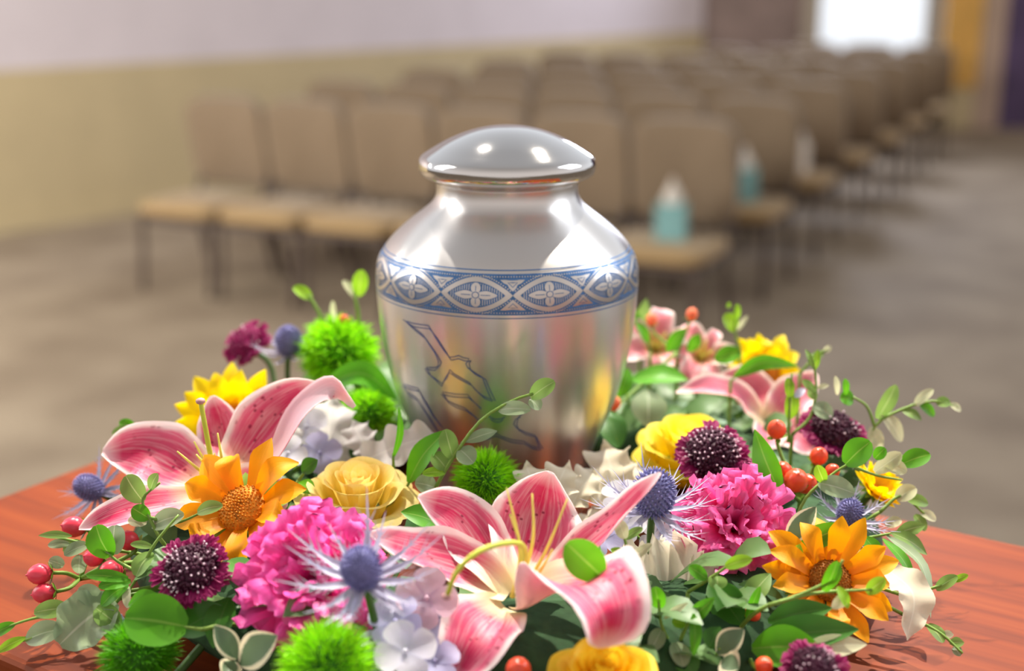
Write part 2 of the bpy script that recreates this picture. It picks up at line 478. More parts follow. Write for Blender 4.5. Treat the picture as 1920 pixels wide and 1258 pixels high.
class MB:
    def __init__(s):
        s.v, s.f, s.uv, s.mi = [], [], [], []

    def grid(s, rows, mi=0, close=False, uvr=None):
        b = len(s.v)
        R, Cn = len(rows), len(rows[0])
        for i, r in enumerate(rows):
            for j, p in enumerate(r):
                s.v.append(p)
                s.uv.append((j / (Cn - 1), i / (R - 1)))
        for i in range(R - 1):
            for j in range(Cn - (0 if close else 1)):
                k = (j + 1) % Cn
                s.f.append((b + i * Cn + j, b + i * Cn + k, b + (i + 1) * Cn + k, b + (i + 1) * Cn + j))
                s.mi.append(mi)

    def strip(s, pts, hw, N=(0, -0.6, 0.8), shape='leaf', cup=0.25, ruf=0.0, rf=3.0, nu=4, nv=10, back=False, mat=None, twist=0.0, ph=0.0, notch=0.0):
        N = Vector(N).normalized()
        P = spline(pts, nv)
        rows, rows2 = [], []
        Sp = None
        for i, p in enumerate(P):
            t = i / nv
            T = (P[min(nv, i + 1)] - P[max(0, i - 1)]).normalized()
            S = T.cross(N)
            if S.length < 0.15 and Sp is not None:
                S = Sp.copy()
            if Sp is not None and S.dot(Sp) < 0:
                S = -S
            S.normalize()
            Sp = S
            n = S.cross(T)
            if twist:
                a = twist * t
                S, n = S * math.cos(a) + n * math.sin(a), n * math.cos(a) - S * math.sin(a)
            wd = hw * SH[shape](t)
            r, r2 = [], []
            for j in range(nu + 1):
                u = j / nu * 2 - 1
                q = p + S * (u * wd) + n * (cup * wd * u * u)
                if ruf:
                    q = q + n * (ruf * hw * abs(u) ** 1.5 * math.sin(rf * 2 * PI * t + ph + (PI * 0.6 if u > 0 else 0)))
                if notch:
                    q = q + n * (notch * hw * t * t * math.sin(rf * PI * u + ph)) + T * (notch * 0.5 * hw * t ** 3 * math.sin(rf * 2.3 * PI * u + ph * 1.7))
                r.append(mat @ q if mat else q)
                if back:
                    q2 = q - n * 0.0006
                    r2.append(mat @ q2 if mat else q2)
            rows.append(r)
            rows2.append(r2)
        s.grid(rows)
        if back:
            s.grid([list(reversed(r)) for r in rows2], mi=1)

    def tube(s, pts, r0, r1=None, n=6, nv=8, mi=0, cap=True):
        r1 = r0 if r1 is None else r1
        P = spline(pts, nv)
        rows = []
        A = None
        for i, p in enumerate(P):
            T = (P[min(nv, i + 1)] - P[max(0, i - 1)]).normalized()
            if A is None:
                A = T.orthogonal().normalized()
            A = (A - T * A.dot(T)).normalized()
            B = T.cross(A)
            r = r0 + (r1 - r0) * i / nv
            rows.append([p + (A * math.cos(2 * PI * k / n) + B * math.sin(2 * PI * k / n)) * r for k in range(n)])
        b = len(s.v)
        s.grid(rows, mi=mi, close=True)
        if cap:
            s.f.append(tuple(range(b + n - 1, b - 1, -1)))
            s.mi.append(mi)
            e = len(s.v)
            s.f.append(tuple(range(e - n, e)))
            s.mi.append(mi)

    def ball(s, c, r, nu=8, nv=6, mi=0, mat=None):
        c = Vector(c)
        r = Vector((r, r, r)) if isinstance(r, (int, float)) else Vector(r)
        rows = []
        for i in range(nv + 1):
            th = PI * i / nv
            row = []
            for j in range(nu):
                a = 2 * PI * j / nu
                d = Vector((r.x * math.sin(th) * math.cos(a), r.y * math.sin(th) * math.sin(a), -r.z * math.cos(th)))
                row.append(c + (mat @ d if mat else d))
            rows.append(row)
        s.grid(rows, mi=mi, close=True)

    def lathe(s, prof, c=(0, 0, 0), n=64, mi=0, mat=None):
        c = Vector(c)
        rows = []
        for r, z in prof:
            row = []
            for k in range(n):
                d = Vector((r * math.cos(2 * PI * k / n), r * math.sin(2 * PI * k / n), z))
                row.append(c + (mat @ d if mat else d))
            rows.append(row)
        s.grid(rows, mi=mi, close=True)

    def box(s, c, size, mat=None, mi=0):
        c = Vector(c)
        b = len(s.v)
        for x in (-1, 1):
            for y in (-1, 1):
                for z in (-1, 1):
                    d = Vector((x * size[0] / 2, y * size[1] / 2, z * size[2] / 2))
                    s.v.append(mat @ (c + d) if mat else c + d)
                    s.uv.append(((x + 1) / 2, (y + 1) / 2))
        for q in ((0, 1, 3, 2), (4, 6, 7, 5), (0, 4, 5, 1), (2, 3, 7, 6), (0, 2, 6, 4), (1, 5, 7, 3)):
            s.f.append(tuple(b + i for i in q))
            s.mi.append(mi)


ORG = {}


def build(name, mb, mats, parent=None, origin=(0, 0, 0), smooth=True, bevel=0.0):
    org = ORG[parent.name] if parent is not None else Vector(origin)
    me = bpy.data.meshes.new(name)
    me.from_pydata([Vector(p) - org for p in mb.v], [], mb.f)
    me.polygons.foreach_set('material_index', mb.mi)
    if smooth:
        me.polygons.foreach_set('use_smooth', [True] * len(mb.f))
    uv = me.uv_layers.new(name='UVMap')
    lv = [0] * len(me.loops)
    me.loops.foreach_get('vertex_index', lv)
    fl = []
    for i in lv:
        fl.extend(mb.uv[i])
    uv.data.foreach_set('uv', fl)
    for m in (mats if isinstance(mats, (list, tuple)) else [mats]):
        me.materials.append(m)
    me.validate()
    o = bpy.data.objects.new(name, me)
    col.objects.link(o)
    if parent is not None:
        o.parent = parent
    else:
        o.location = org
    ORG[o.name] = org
    if bevel:
        b = o.modifiers.new('bevel', 'BEVEL')
        b.width = bevel
        b.segments = 3
        b.limit_method = 'ANGLE'
    return o


def tag(o, label=None, cat=None, group=None, kind=None):
    for k, v in (('label', label), ('category', cat), ('group', group), ('kind', kind)):
        if v:
            o[k] = v
    return o


def thing(name, label, cat, loc, group=None):
    o = bpy.data.objects.new(name, None)
    o.empty_display_size = 0.02
    col.objects.link(o)
    o.location = Vector(loc)
    ORG[o.name] = Vector(loc)
    return tag(o, label, cat, group)


def frame(axis, spin=0.0):
    return Vector(axis).to_track_quat('Z', 'Y').to_matrix() @ Matrix.Rotation(spin, 3, 'Z')


# ------------------------------------------------------------------ the setting
ZT = 1.28                                    # table top
DAIS = 0.40
mb = MB()
mb.box((0, 8, -0.05), (30, 34, 0.1))
tag(build('floor', mb, M['carpet'], smooth=False), kind='structure')
mb = MB()
mb.box((0, -0.6, DAIS / 2 - 0.001), (5.2, 3.4, DAIS))
tag(build('platform', mb, M['carpet'], smooth=False), kind='structure')

WA = math.radians(48)
W0 = Vector((-3.05, 7.93, 0))
WD = Vector((math.cos(WA), math.sin(WA), 0))
YB = 13.6
tb = (YB - W0.y) / WD.y
RAIL = 1.04


def wall_seg(name, a, b, z0, z1, th, mat):
    a, b = Vector(a), Vector(b)
    d = (b - a)
    nrm = Vector((-d.y, d.x, 0)).normalized() * th
    m_ = MB()
    for p in (a, b, b + nrm, a + nrm):
        for z in (z0, z1):
            m_.v.append(Vector((p.x, p.y, z)))
            m_.uv.append((0, 0))
    for q in ((0, 2, 3, 1), (2, 4, 5, 3), (4, 6, 7, 5), (6, 0, 1, 7), (1, 3, 5, 7), (0, 6, 4, 2)):
        m_.f.append(q)
        m_.mi.append(0)
    return tag(build(name, m_, mat, smooth=False), kind='structure')


wl = wall_seg('wall_left', W0 - WD * 5, W0 + WD * tb, 0, 4.6, 0.2, M['wall_up'])
wall_seg('trim_1', W0 - WD * 5 + Vector((0.012, -0.012, 0)), W0 + WD * tb + Vector((0.012, -0.012, 0)), 0.0, RAIL, 0.012, M['wall_low'])
wall_seg('baseboard_left', W0 - WD * 5 + Vector((0.03, -0.03, 0)), W0 + WD * tb + Vector((0.03, -0.03, 0)), 0.0, 0.10, 0.02, M['wall_low'])

xA = (W0 + WD * tb).x


def xb(px):
    return at(px, 60, YB).x


segs = [(xA, xb(1318), M['wall_up']), (xb(1505), xb(1528), M['trim']), (xb(1752), xb(1768), M['trim']), (xb(1838), xb(1886), M['brownwall']), (xb(1886), xb(2600), M['purple'])]
mb = MB()
for i, (a, b, m_) in enumerate(segs):
    mb.box(((a + b) / 2, YB + 0.1, 2.3), (b - a, 0.2, 4.6), mi=i)
a, b = xb(1318), xb(1838)
mb.box(((a + b) / 2, YB + 0.1, 0.25), (b - a, 0.2, 0.5), mi=5)
mb.box(((a + b) / 2, YB + 0.1, 4.0), (b - a, 0.2, 1.2), mi=0)
tag(build('wall_back', mb, [s_[2] for s_ in segs] + [M['wall_low']], smooth=False), kind='structure')

mb = MB()
a, b = xb(1318), xb(1505)
mb.box(((a + b) / 2, YB + 0.12, 1.95), (b - a, 0.06, 2.9))
door = tag(build('door_1', mb, M['darkdoor'], smooth=False, origin=(0, 0, 0)), kind='structure')
for k in (0.25, 0.75):
    m2 = MB()
    m2.box((a + (b - a) * k, YB + 0.085, 1.95), ((b - a) * 0.34, 0.02, 2.4))
    build('door_panel', m2, M['darkdoor'], door, smooth=False, bevel=0.008)

a, b = xb(1528), xb(1752)
mb = MB()
for x in (a + 0.03, b - 0.03):
    mb.box((x, YB + 0.1, 1.95), (0.06, 0.12, 2.9))
for z in (0.53, 3.37):
    mb.box(((a + b) / 2, YB + 0.1, z), (b - a, 0.12, 0.06))
win = tag(build('window_1', mb, M['trim'], smooth=False), kind='structure')
gm, n, l = new_mat('window_glass')
tr = N_(n, 'ShaderNodeBsdfTransparent')
gl = N_(n, 'ShaderNodeBsdfGlossy')
gl.inputs['Roughness'].default_value = 0.02
mx = N_(n, 'ShaderNodeMixShader')
mx.inputs[0].default_value = 0.05
oo = N_(n, 'ShaderNodeOutputMaterial')
l.new(tr.outputs[0], mx.inputs[1])
l.new(gl.outputs[0], mx.inputs[2])
l.new(mx.outputs[0], oo.inputs['Surface'])
mb = MB()
mb.box(((a + b) / 2, YB + 0.1, 1.95), (b - a - 0.1, 0.008, 2.82))
build('pane', mb, gm, win, smooth=False)

a, b = xb(1766), xb(1838)
ct = thing('curtain', 'gold pleated curtain hanging beside the bright window', 'curtain', ((a + b) / 2, YB - 0.05, 0.45))
mb = MB()
rows = []
for z in (0.45, 1.0, 2.0, 3.0, 3.5):
    rows.append([Vector((a + (b - a) * k / 40, YB - 0.05 + 0.035 * math.sin(k / 40 * 2 * PI * 4), z)) for k in range(41)])
mb.grid(rows)
build('drape', mb, M['curtain'], ct)
mb = MB()
mb.tube([(a - 0.05, YB - 0.05, 3.5), (b + 0.05, YB - 0.05, 3.5)], 0.015)
build('curtain_rod', mb, M['chairmetal'], ct)

# ------------------------------------------------------------------ chairs and tissue boxes
RD = Vector((0.901, -0.434, 0)).normalized()          # along a row, to the right
FD = Vector((-RD.y * -1, RD.x * -1, 0))               # the way the chairs face
FD = Vector((RD.y, -RD.x, 0))
RB = -FD
SP = 0.525


def rounded(mb, c, sx_, sy_, sz_, r=0.03, mi=0, bow=0.0):
    """A soft cushion: superellipse cross-sections stacked in z."""
    rows = []
    nz, nn = 6, 32
    rows.append([Vector((c[0], c[1], c[2] - sz_ / 2))] * nn)
    for i in range(nz + 1):
        t = i / nz
        e = (1 - abs(2 * t - 1) ** 4) ** 0.25
        row = []
        for k in range(nn):
            a = 2 * PI * k / nn
            ca, sa = math.cos(a), math.sin(a)
            x = math.copysign(abs(ca) ** 0.35, ca) * (sx_ / 2 - r * (1 - e))
            y = math.copysign(abs(sa) ** 0.35, sa) * (sy_ / 2 - r * (1 - e))
            row.append(Vector((c[0] + x, c[1] + y + bow * (x / sx_ * 2) ** 2, c[2] - sz_ / 2 + sz_ * t)))
        rows.append(row)
    rows.append([Vector((c[0], c[1], c[2] + sz_ / 2))] * nn)
    mb.grid(rows, mi=mi, close=True)


def make_chair():
    t = thing('stacking_chair', '', 'chair', (0, 0, 0), 'chairs in rows')
    m_ = MB()
    rounded(m_, (0, 0.26, 0.44), 0.512, 0.52, 0.065, 0.025)
    build('seat', m_, M['seat'], t)
    m_ = MB()
    tmp = MB()
    rounded(tmp, (0, 0, 0), 0.512, 0.51, 0.07, 0.03, bow=0)
    mt = Matrix.Translation((0, 0.572, 0.745)) @ Matrix.Rotation(math.radians(-80), 4, 'X')
    m_.v = [mt @ Vector((p.x * (1.0 if p.y < 0.05 else 1.0 - (p.y - 0.05) * 0.1), p.y, p.z - 0.05 * (p.x / 0.26) ** 2)) for p in tmp.v]
    m_.f, m_.uv, m_.mi = tmp.f, tmp.uv, tmp.mi
    build('backrest', m_, M['back'], t)
    for x in (-0.225, 0.225):
        m_ = MB()
        m_.tube([(x, 0.04, 0.40), (x, 0.03, 0.2), (x, 0.01, 0.0)], 0.017, n=8)
        build('leg', m_, M['chairmetal'], t)
        m_ = MB()
        m_.tube([(x, 0.64, 0.86), (x, 0.58, 0.62), (x, 0.50, 0.40), (x, 0.53, 0.2), (x, 0.60, 0.0)], 0.015, n=8)
        build('leg', m_, M['chairmetal'], t)
    m_ = MB()
    m_.tube([(-0.225, 0.04, 0.385), (0.225, 0.04, 0.385)], 0.021)
    m_.tube([(-0.225, 0.51, 0.385), (0.225, 0.51, 0.385)], 0.021)
    m_.tube([(-0.225, 0.04, 0.385), (-0.225, 0.51, 0.385)], 0.021)
    m_.tube([(0.225, 0.04, 0.385), (0.225, 0.51, 0.385)], 0.021)
    build('seat_frame', m_, M['chairmetal'], t)
    return t


ORDW = ['leftmost', 'second from left', 'third from left', 'third from right', 'second from right', 'aisle-end']
ROWW = ['front row', 'second row', 'third row', 'fourth row', 'fifth row', 'sixth row', 'seventh row']
L0 = Vector((-2.02, 6.02, 0)) + RD * (SP / 2)
ang = math.atan2(RD.y, RD.x)
used = False
row_end = {}
chair = make_chair()
parts = list(chair.children)
for r_ in range(7):
    base = L0 + RB * (1.17 * r_)
    for k in range(6):
        if r_ >= 5 and k < 2 or r_ == 6 and k < 3:
            continue
        if not used:
            c_ = chair
            used = True
        else:
            c_ = chair.copy()
            col.objects.link(c_)
            for ch in parts:
                cc_ = ch.copy()
                cc_.parent = c_
                col.objects.link(cc_)
        c_.location = base + RD * (SP * k)
        c_.rotation_euler = (0, 0, ang)
        row_end[r_] = c_.location.copy()
        seen = 'tan padded seat' if r_ == 0 else 'taupe padded back'
        c_['label'] = '%s chair of the %s, dark metal legs, %s' % (ORDW[k], ROWW[r_], seen)
        c_['group'] = 'chairs of the ' + ROWW[r_]


def tissue_box(p, s_, mat, label, yaw):
    p = Vector(p)
    t = thing('tissue_box', label, 'tissue box', p, 'tissue boxes on the aisle-end chairs')
    rot = Matrix.Translation(p) @ Matrix.Rotation(yaw, 4, 'Z')
    m_ = MB()
    m_.box((0, 0, s_ * 0.6), (s_, s_, s_ * 1.2), mat=rot)
    build('carton', m_, mat, t, smooth=False, bevel=0.004)
    m_ = MB()
    rows = []
    for i in range(9):
        q = i / 8
        rows.append([rot @ Vector(((0.28 + 0.10 * math.sin(q * 5)) * s_ * math.cos(a_ * 2 * PI / 24) * (1 - q * 0.75) * (1 + 0.25 * math.sin(a_ * 2 * PI / 24 * 5 + q * 3)),
                                   0.26 * s_ * math.sin(a_ * 2 * PI / 24) * (1 - q * 0.7) * (1 + 0.2 * math.cos(a_ * 2 * PI / 24 * 3)),
                                   s_ * 1.195 + q * s_ * 0.85)) for a_ in range(24)])
    m_.grid(rows, close=True)
    build('tissue', m_, M['tissue'], t)


SEATZ = 0.4735
for r_, mat_, s_, lab in ((0, M['teal'], 0.135, 'teal tissue box on the aisle-end seat of the front row'),
                          (1, M['teal'], 0.14, 'teal tissue box on the aisle-end seat of the second row'),
                          (2, M['card'], 0.14, 'pale tissue box on the aisle-end seat of the third row')):
    q = row_end[r_] + RB * 0.30 + RD * (0.02)
    tissue_box((q.x, q.y, SEATZ), s_, mat_, lab, ang + 0.2)

# ------------------------------------------------------------------ table
TA = math.radians(-33)
TU = Vector((math.cos(TA), math.sin(TA), 0))
TV = Vector((-math.sin(TA), math.cos(TA), 0))
pl = (atz(0, 922, ZT) + atz(200, 862, ZT)) / 2
pr = (atz(1740, 985, ZT) + atz(1920, 1018, ZT)) / 2
pn = (atz(0, 1230, ZT) + atz(60, 1258, ZT)) / 2
u0, v1, v0 = pl.dot(TU), pr.dot(TV), pn.dot(TV)
u1 = u0 + 1.0
tcen = TU * ((u0 + u1) / 2) + TV * ((v0 + v1) / 2)
tbl = thing('side_table', 'reddish cherry wood table under the urn and flower wreath', 'table', (tcen.x, tcen.y, DAIS))
RM = Matrix.Translation((tcen.x, tcen.y, 0)) @ Matrix.Rotation(TA, 4, 'Z')
LU, LV = u1 - u0, v1 - v0


def tpart(name, boxes, mat, bevel=0.004):
    m_ = MB()
    for c_, s_ in boxes:
        m_.box(c_, s_)
    org = ORG[tbl.name]
    o = build(name, m_, mat, None, smooth=False, bevel=bevel)
    o.parent = tbl
    o.location = Vector((tcen.x, tcen.y, 0)) - org
    o.rotation_euler = (0, 0, TA)
    return o


tpart('tabletop', [((0, 0, ZT - 0.014), (LU, LV, 0.028))], M['wood'], 0.005)
tpart('edge_band', [((0, 0, ZT - 0.036), (LU - 0.012, LV - 0.012, 0.016))], M['wooddark'], 0.003)
tpart('apron', [((0, 0, ZT - 0.085), (LU - 0.10, LV - 0.10, 0.08))], M['wood'])
for sx_ in (-1, 1):
    for sy_ in (-1, 1):
        tpart('leg', [((sx_ * (LU / 2 - 0.06), sy_ * (LV / 2 - 0.06), (ZT - 0.044 + DAIS) / 2), (0.05, 0.05, ZT - 0.044 - DAIS))], M['wood'])

# ------------------------------------------------------------------ the urn
PROF = [(0.0, 1.2812), (0.046, 1.2812), (0.0500, 1.2825), (0.0512, 1.290), (0.0525, 1.302), (0.0555, 1.320), (0.0605, 1.336), (0.0665, 1.351), (0.0725, 1.366),
        (0.0772, 1.382), (0.0808, 1.398), (0.0834, 1.414), (0.0850, 1.430), (0.0856, 1.444), (0.0853, 1.454), (0.0842, 1.4605), (0.0815, 1.4665), (0.0765, 1.4735), (0.0700, 1.480),
        (0.0620, 1.4868), (0.0545, 1.4925), (0.0490, 1.4975), (0.0462, 1.5025), (0.0456, 1.5075), (0.0462, 1.5115), (0.0440, 1.512), (0.0, 1.512)]


def smooth_prof(pr_, n=4):
    P = spline([(r, 0, z) for r, z in pr_], n * (len(pr_) - 1))
    return [(max(0.0, p.x), p.z) for p in P]


def prof_r(z):
    for (r0, z0), (r1, z1) in zip(PF, PF[1:]):
        if z0 <= z <= z1 and z1 > z0:
            return r0 + (r1 - r0) * (z - z0) / (z1 - z0)
    return 0.05


PF = smooth_prof(PROF[1:-2])
urn = thing('cremation_urn', 'silver brushed metal urn with blue engraved band and doves, inside the wreath', 'urn', (0, 0, ZT))
mb = MB()
mb.lathe([PROF[0]] + PF + PROF[-2:], n=128)
body = build('body', mb, M['silver'], urn)
LID = [(0.0, 1.5465), (0.010, 1.5460), (0.020, 1.5442), (0.030, 1.5410), (0.040, 1.5366), (0.048, 1.5320), (0.0535, 1.5286), (0.0556, 1.5268), (0.0567, 1.5245), (0.0569, 1.521), (0.0563, 1.5178),
       (0.0545, 1.5155), (0.0510, 1.5138), (0.0480, 1.5125), (0.0468, 1.5112), (0.0, 1.511)]
mb = MB()
mb.lathe(list(reversed(smooth_prof(LID[:-1], 3) + [LID[-1]])), n=128)
lid = build('lid', mb, M['silver2'], urn)
lid['label'] = 'domed polished metal lid'


def S(th, z, off=0.0):
    r = prof_r(z) + off
    return Vector((r * math.sin(th), -r * math.cos(th), z))


def on_urn(x, y):                            # where the photo's point lies on the urn: angle and height
    d = ray(x, y)
    t0, t1 = 0.6, (0.0 - CAM.y) / d.y
    for _ in range(50):
        t = (t0 + t1) / 2
        p = CAM + d * t
        if math.hypot(p.x, p.y) > prof_r(p.z):
            t0 = t
        else:
            t1 = t
    return math.atan2(p.x, -p.y), p.z


def ribbon(mb, pts, hw, off, mi=0, closed=False):
    """A flat line on the urn; pts are (angle, height)."""
    fine = []
    seq = pts + ([pts[0]] if closed else [])
    for (a0, z0), (a1, z1) in zip(seq, seq[1:]):
        k = max(1, int(max(abs(a1 - a0) / 0.03, abs(z1 - z0) / 0.003)))
        for i in range(k):
            fine.append((a0 + (a1 - a0) * i / k, z0 + (z1 - z0) * i / k))
    fine.append(seq[-1])
    b = len(mb.v)
    n_ = len(fine)
    for i, (a, z) in enumerate(fine):
        if closed and i in (0, n_ - 1):
            p, q = fine[n_ - 2], fine[1]
        else:
            p, q = fine[max(0, i - 1)], fine[min(n_ - 1, i + 1)]
        r = prof_r(z)
        dx, dz = (q[0] - p[0]) * r, q[1] - p[1]
        L = math.hypot(dx, dz) or 1
        ox, oz = -dz / L * hw, dx / L * hw
        mb.v.append(S(a + ox / r, z + oz, off))
        mb.v.append(S(a - ox / r, z - oz, off))
        mb.uv += [(0, 0), (1, 0)]
        if i:
            mb.f.append((b + 2 * i - 2, b + 2 * i - 1, b + 2 * i + 1, b + 2 * i))
            mb.mi.append(mi)


def fan(mb, pts, off, mi):
    """A filled convex-ish shape on the urn around its centre."""
    ca = sum(p[0] for p in pts) / len(pts)
    cz = sum(p[1] for p in pts) / len(pts)
    b = len(mb.v)
    mb.v.append(S(ca, cz, off))
    mb.uv.append((0, 0))
    n_ = len(pts)
    for k_ in (0.5, 1.0):
        for a, z in pts:
            mb.v.append(S(ca + (a - ca) * k_, cz + (z - cz) * k_, off))
            mb.uv.append((0, 0))
    for i in range(n_):
        j = (i + 1) % n_
        mb.f.append((b, b + 1 + i, b + 1 + j))
        mb.f.append((b + 1 + i, b + 1 + n_ + i, b + 1 + n_ + j, b + 1 + j))
        mb.mi += [mi, mi]


zb1 = at(951, 511, -0.0853).z
zb0 = at(951, 597, -0.0850).z
mb = MB()
zc, hb = (zb0 + zb1) / 2, (zb1 - zb0) / 2
inn = hb * 0.86
rows = []
for i in range(9):
    z = zc - inn + 2 * inn * i / 8
    rows.append([S(2 * PI * k / 160, z, 0.00018) for k in range(161)])
mb.grid(rows, mi=0)
for z in (zb1, zb0):
    ribbon(mb, [(2 * PI * k / 120, z) for k in range(121)], 0.00028, 0.0002, 0)
PH = math.radians(2.5)
hx = math.radians(15)


def X(cx, x, y):
    return (cx + x * hx, zc + y * inn)


def lens(x, k=1.0):
    return k * 0.86 * max(0.0, 1 - abs(x) ** 1.75) ** 0.9


for mth in range(12):
    cx = PH + hx + mth * 2 * hx
    xs = [-1 + 2 * i / 32 for i in range(33)]
    for sg in (1, -1):
        # ring of the pointed oval, from outer to inner line
        b = len(mb.v)
        for i, x in enumerate(xs):
            for kk in range(2):
                xx = x if kk == 0 else x * 0.80
                yy = lens(x) if kk == 0 else lens(x) * 0.74
                mb.v.append(S(*X(cx, xx, sg * yy), 0.0004))
                mb.uv.append((0, 0))
            if i:
                mb.f.append((b + 2 * i - 2, b + 2 * i, b + 2 * i + 1, b + 2 * i - 1) if sg < 0 else (b + 2 * i - 2, b + 2 * i - 1, b + 2 * i + 1, b + 2 * i))
                mb.mi.append(1)
    # hatching inside
    for i in range(-11, 12):
        x = i / 11 * 0.70
        yt = lens(x / 0.80) * 0.66
        if yt > 0.08:
            ribbon(mb, [X(cx, x, -yt), X(cx, x, yt)], 0.00022, 0.0003, 1)
    # four-petalled flower on its own dark ground
    for g, off, mi in ((1.16, 0.00038, 0), (1.0, 0.0005, 1)):
        for sx_, lx, ly in ((1, 0.58, 0.17), (-1, 0.58, 0.17)):
            pts = []
            for i in range(20):
                a_ = 2 * PI * i / 20
                q = math.cos(a_)
                pts.append(X(cx, sx_ * (0.31 + 0.28 * q * (g if q > 0 else 1)), ly * 1.25 * g * math.sin(a_) * (1 - 0.45 * max(0, q))))
            fan(mb, pts, off, mi)
        for sy_ in (1, -1):
            pts = [X(cx, 0.135 * g * math.cos(2 * PI * i / 18), sy_ * 0.34 + 0.26 * g * math.sin(2 * PI * i / 18)) for i in range(18)]
            fan(mb, pts, off, mi)
    for dx, dy, l0, l1 in ((1, 0, 0.14, 0.4), (-1, 0, 0.14, 0.4), (0, 1, 0.2, 0.45), (0, -1, 0.2, 0.45)):
        ribbon(mb, [X(cx, dx * l0, dy * l0), X(cx, dx * l1, dy * l1)], 0.00022, 0.0006, 0)
    fan(mb, [X(cx, 0.105 * math.cos(2 * PI * i / 16), 0.17 * math.sin(2 * PI * i / 16)) for i in range(16)], 0.00062, 0)
    fan(mb, [X(cx, 0.08 * math.cos(2 * PI * i / 16), 0.13 * math.sin(2 * PI * i / 16)) for i in range(16)], 0.0007, 1)
    # triangles at the crossings
    for sy_ in (1, -1):
        t0 = [(1 - 0.34, 0.74), (1 + 0.34, 0.74), (1.0, 0.20)]
        fan(mb, [X(cx, x, sy_ * y) for x, y in t0], 0.0004, 1)
        t1 = [(1 - 0.13, 0.62), (1 + 0.13, 0.62), (1.0, 0.40)]
        ribbon(mb, [X(cx, x, sy_ * y) for x, y in t1], 0.00025, 0.0005, 0, closed=True)
        # beads along the oval and along the border
        for i in range(-15, 16):
            x = i / 15 * 0.93
            y = lens(x) + 0.10
            if y < 0.93:
                fan(mb, [X(cx, x + 0.022 * math.cos(PI / 3 * k), sy_ * y + 0.036 * math.sin(PI / 3 * k)) for k in range(6)], 0.0004, 1)
        for i in range(26):
            x = -1 + (i + 0.5) / 13
            fan(mb, [X(cx, x + 0.02 * math.cos(PI / 3 * k), sy_ * 0.88 + 0.034 * math.sin(PI / 3 * k)) for k in range(6)], 0.0004, 1)
band = build('engraved_band', mb, [M['engrave'], M['relief']], urn)
band['label'] = 'blue engraved band of pointed ovals with four-petalled flowers'


def c4(pts):
    return [(720 + x / 4.492, 580 + y / 4.492) for x, y in pts]


DOVES = [
    (c4([(180, 95), (250, 118), (375, 136), (430, 230), (500, 340), (550, 402), (590, 400), (630, 388), (665, 405), (716, 416), (708, 440), (690, 455), (705, 490), (760, 530), (830, 572), (870, 680), (912, 776),
         (850, 750), (790, 695), (740, 640), (660, 600), (600, 565), (548, 530), (510, 590), (488, 648), (440, 600), (395, 560), (360, 488), (430, 490), (470, 475), (485, 445), (450, 385), (400, 315), (345, 240), (260, 175)]), True),
    (c4([(820, 838), (770, 790), (712, 742), (600, 738), (485, 714), (530, 765), (600, 800), (680, 830), (740, 880), (785, 920)]), False),
    (c4([(500, 1000), (430, 910), (360, 790), (300, 690), (220, 670), (160, 640), (200, 700), (270, 740), (340, 850), (420, 980), (450, 1030)]), False),
    (c4([(1150, 905), (1110, 925), (1092, 965), (1120, 1000), (1190, 1035), (1270, 1060), (1290, 1120), (1318, 1188), (1250, 1170), (1180, 1130), (1080, 1120), (1000, 1090), (940, 1065), (860, 1100)]), False),
    (c4([(880, 900), (930, 925), (980, 925), (1020, 905)]), False),
]
mb = MB()
for pts, closed in DOVES:
    q = [on_urn(*p) for p in pts]
    n_ = len(q)
    cxm, czm = sum(p[0] for p in q) / n_, sum(p[1] for p in q) / n_
    ribbon(mb, q, 0.00034, 0.0002, 0, closed)
    ins = []
    for i in range(n_):
        p0, p1 = q[(i - 1) % n_], q[(i + 1) % n_]
        if not closed:
            p0, p1 = q[max(0, i - 1)], q[min(n_ - 1, i + 1)]
        dx, dz = (p1[0] - p0[0]) * 0.08, p1[1] - p0[1]
        L = math.hypot(dx, dz) or 1
        ins.append((q[i][0] + dz / L * -0.0021 / 0.08, q[i][1] + dx / L * -0.0021) if True else q[i])
    ribbon(mb, ins, 0.00030, 0.0002, 0, closed)
dv = build('dove_engraving', mb, M['dove'], urn)
dv['label'] = 'blue line engraving of flying doves'

# ------------------------------------------------------------------ the wreath base
foam = thing('foam_ring', 'dark green floral foam ring holding the flowers around the urn', 'floral foam', (0, 0, ZT))
mb = MB()
rows = []
FR, fr = 0.185, 0.034
for i in range(65):
    a = 2 * PI * i / 64
    rows.append([Vector(((FR + fr * 1.5 * math.cos(2 * PI * k / 12)) * math.cos(a), (FR + fr * 1.5 * math.cos(2 * PI * k / 12)) * math.sin(a) - 0.05, ZT + 0.024 + 0.022 * math.sin(2 * PI * k / 12))) for k in range(12)])
mb.grid(rows, close=True)
build('foam', mb, M['foam'], foam)
RC = Vector((0, -0.05, 0))


def root_of(p):
    """Where a stem at p goes into the foam ring."""
    d = Vector((p.x - RC.x, p.y - RC.y, 0))
    d = d.normalized() if d.length > 1e-4 else Vector((0, -1, 0))
    r = min(FR + 0.03, max(FR - 0.03, Vector((p.x - RC.x, p.y - RC.y)).length))
    return Vector((RC.x + d.x * r, RC.y + d.y * r, ZT + 0.030))


def stem(root, p0, axis, r=0.0022, mat='stemdk'):
    q = root_of(p0)
    m_ = MB()
    a = Vector(axis).normalized()
    mid = p0 - a * min(0.03, (p0 - q).length * 0.4)
    m_.tube([p0, mid, q], r, r * 1.1, 6, 8)
    build('stem', m_, M[mat], root)


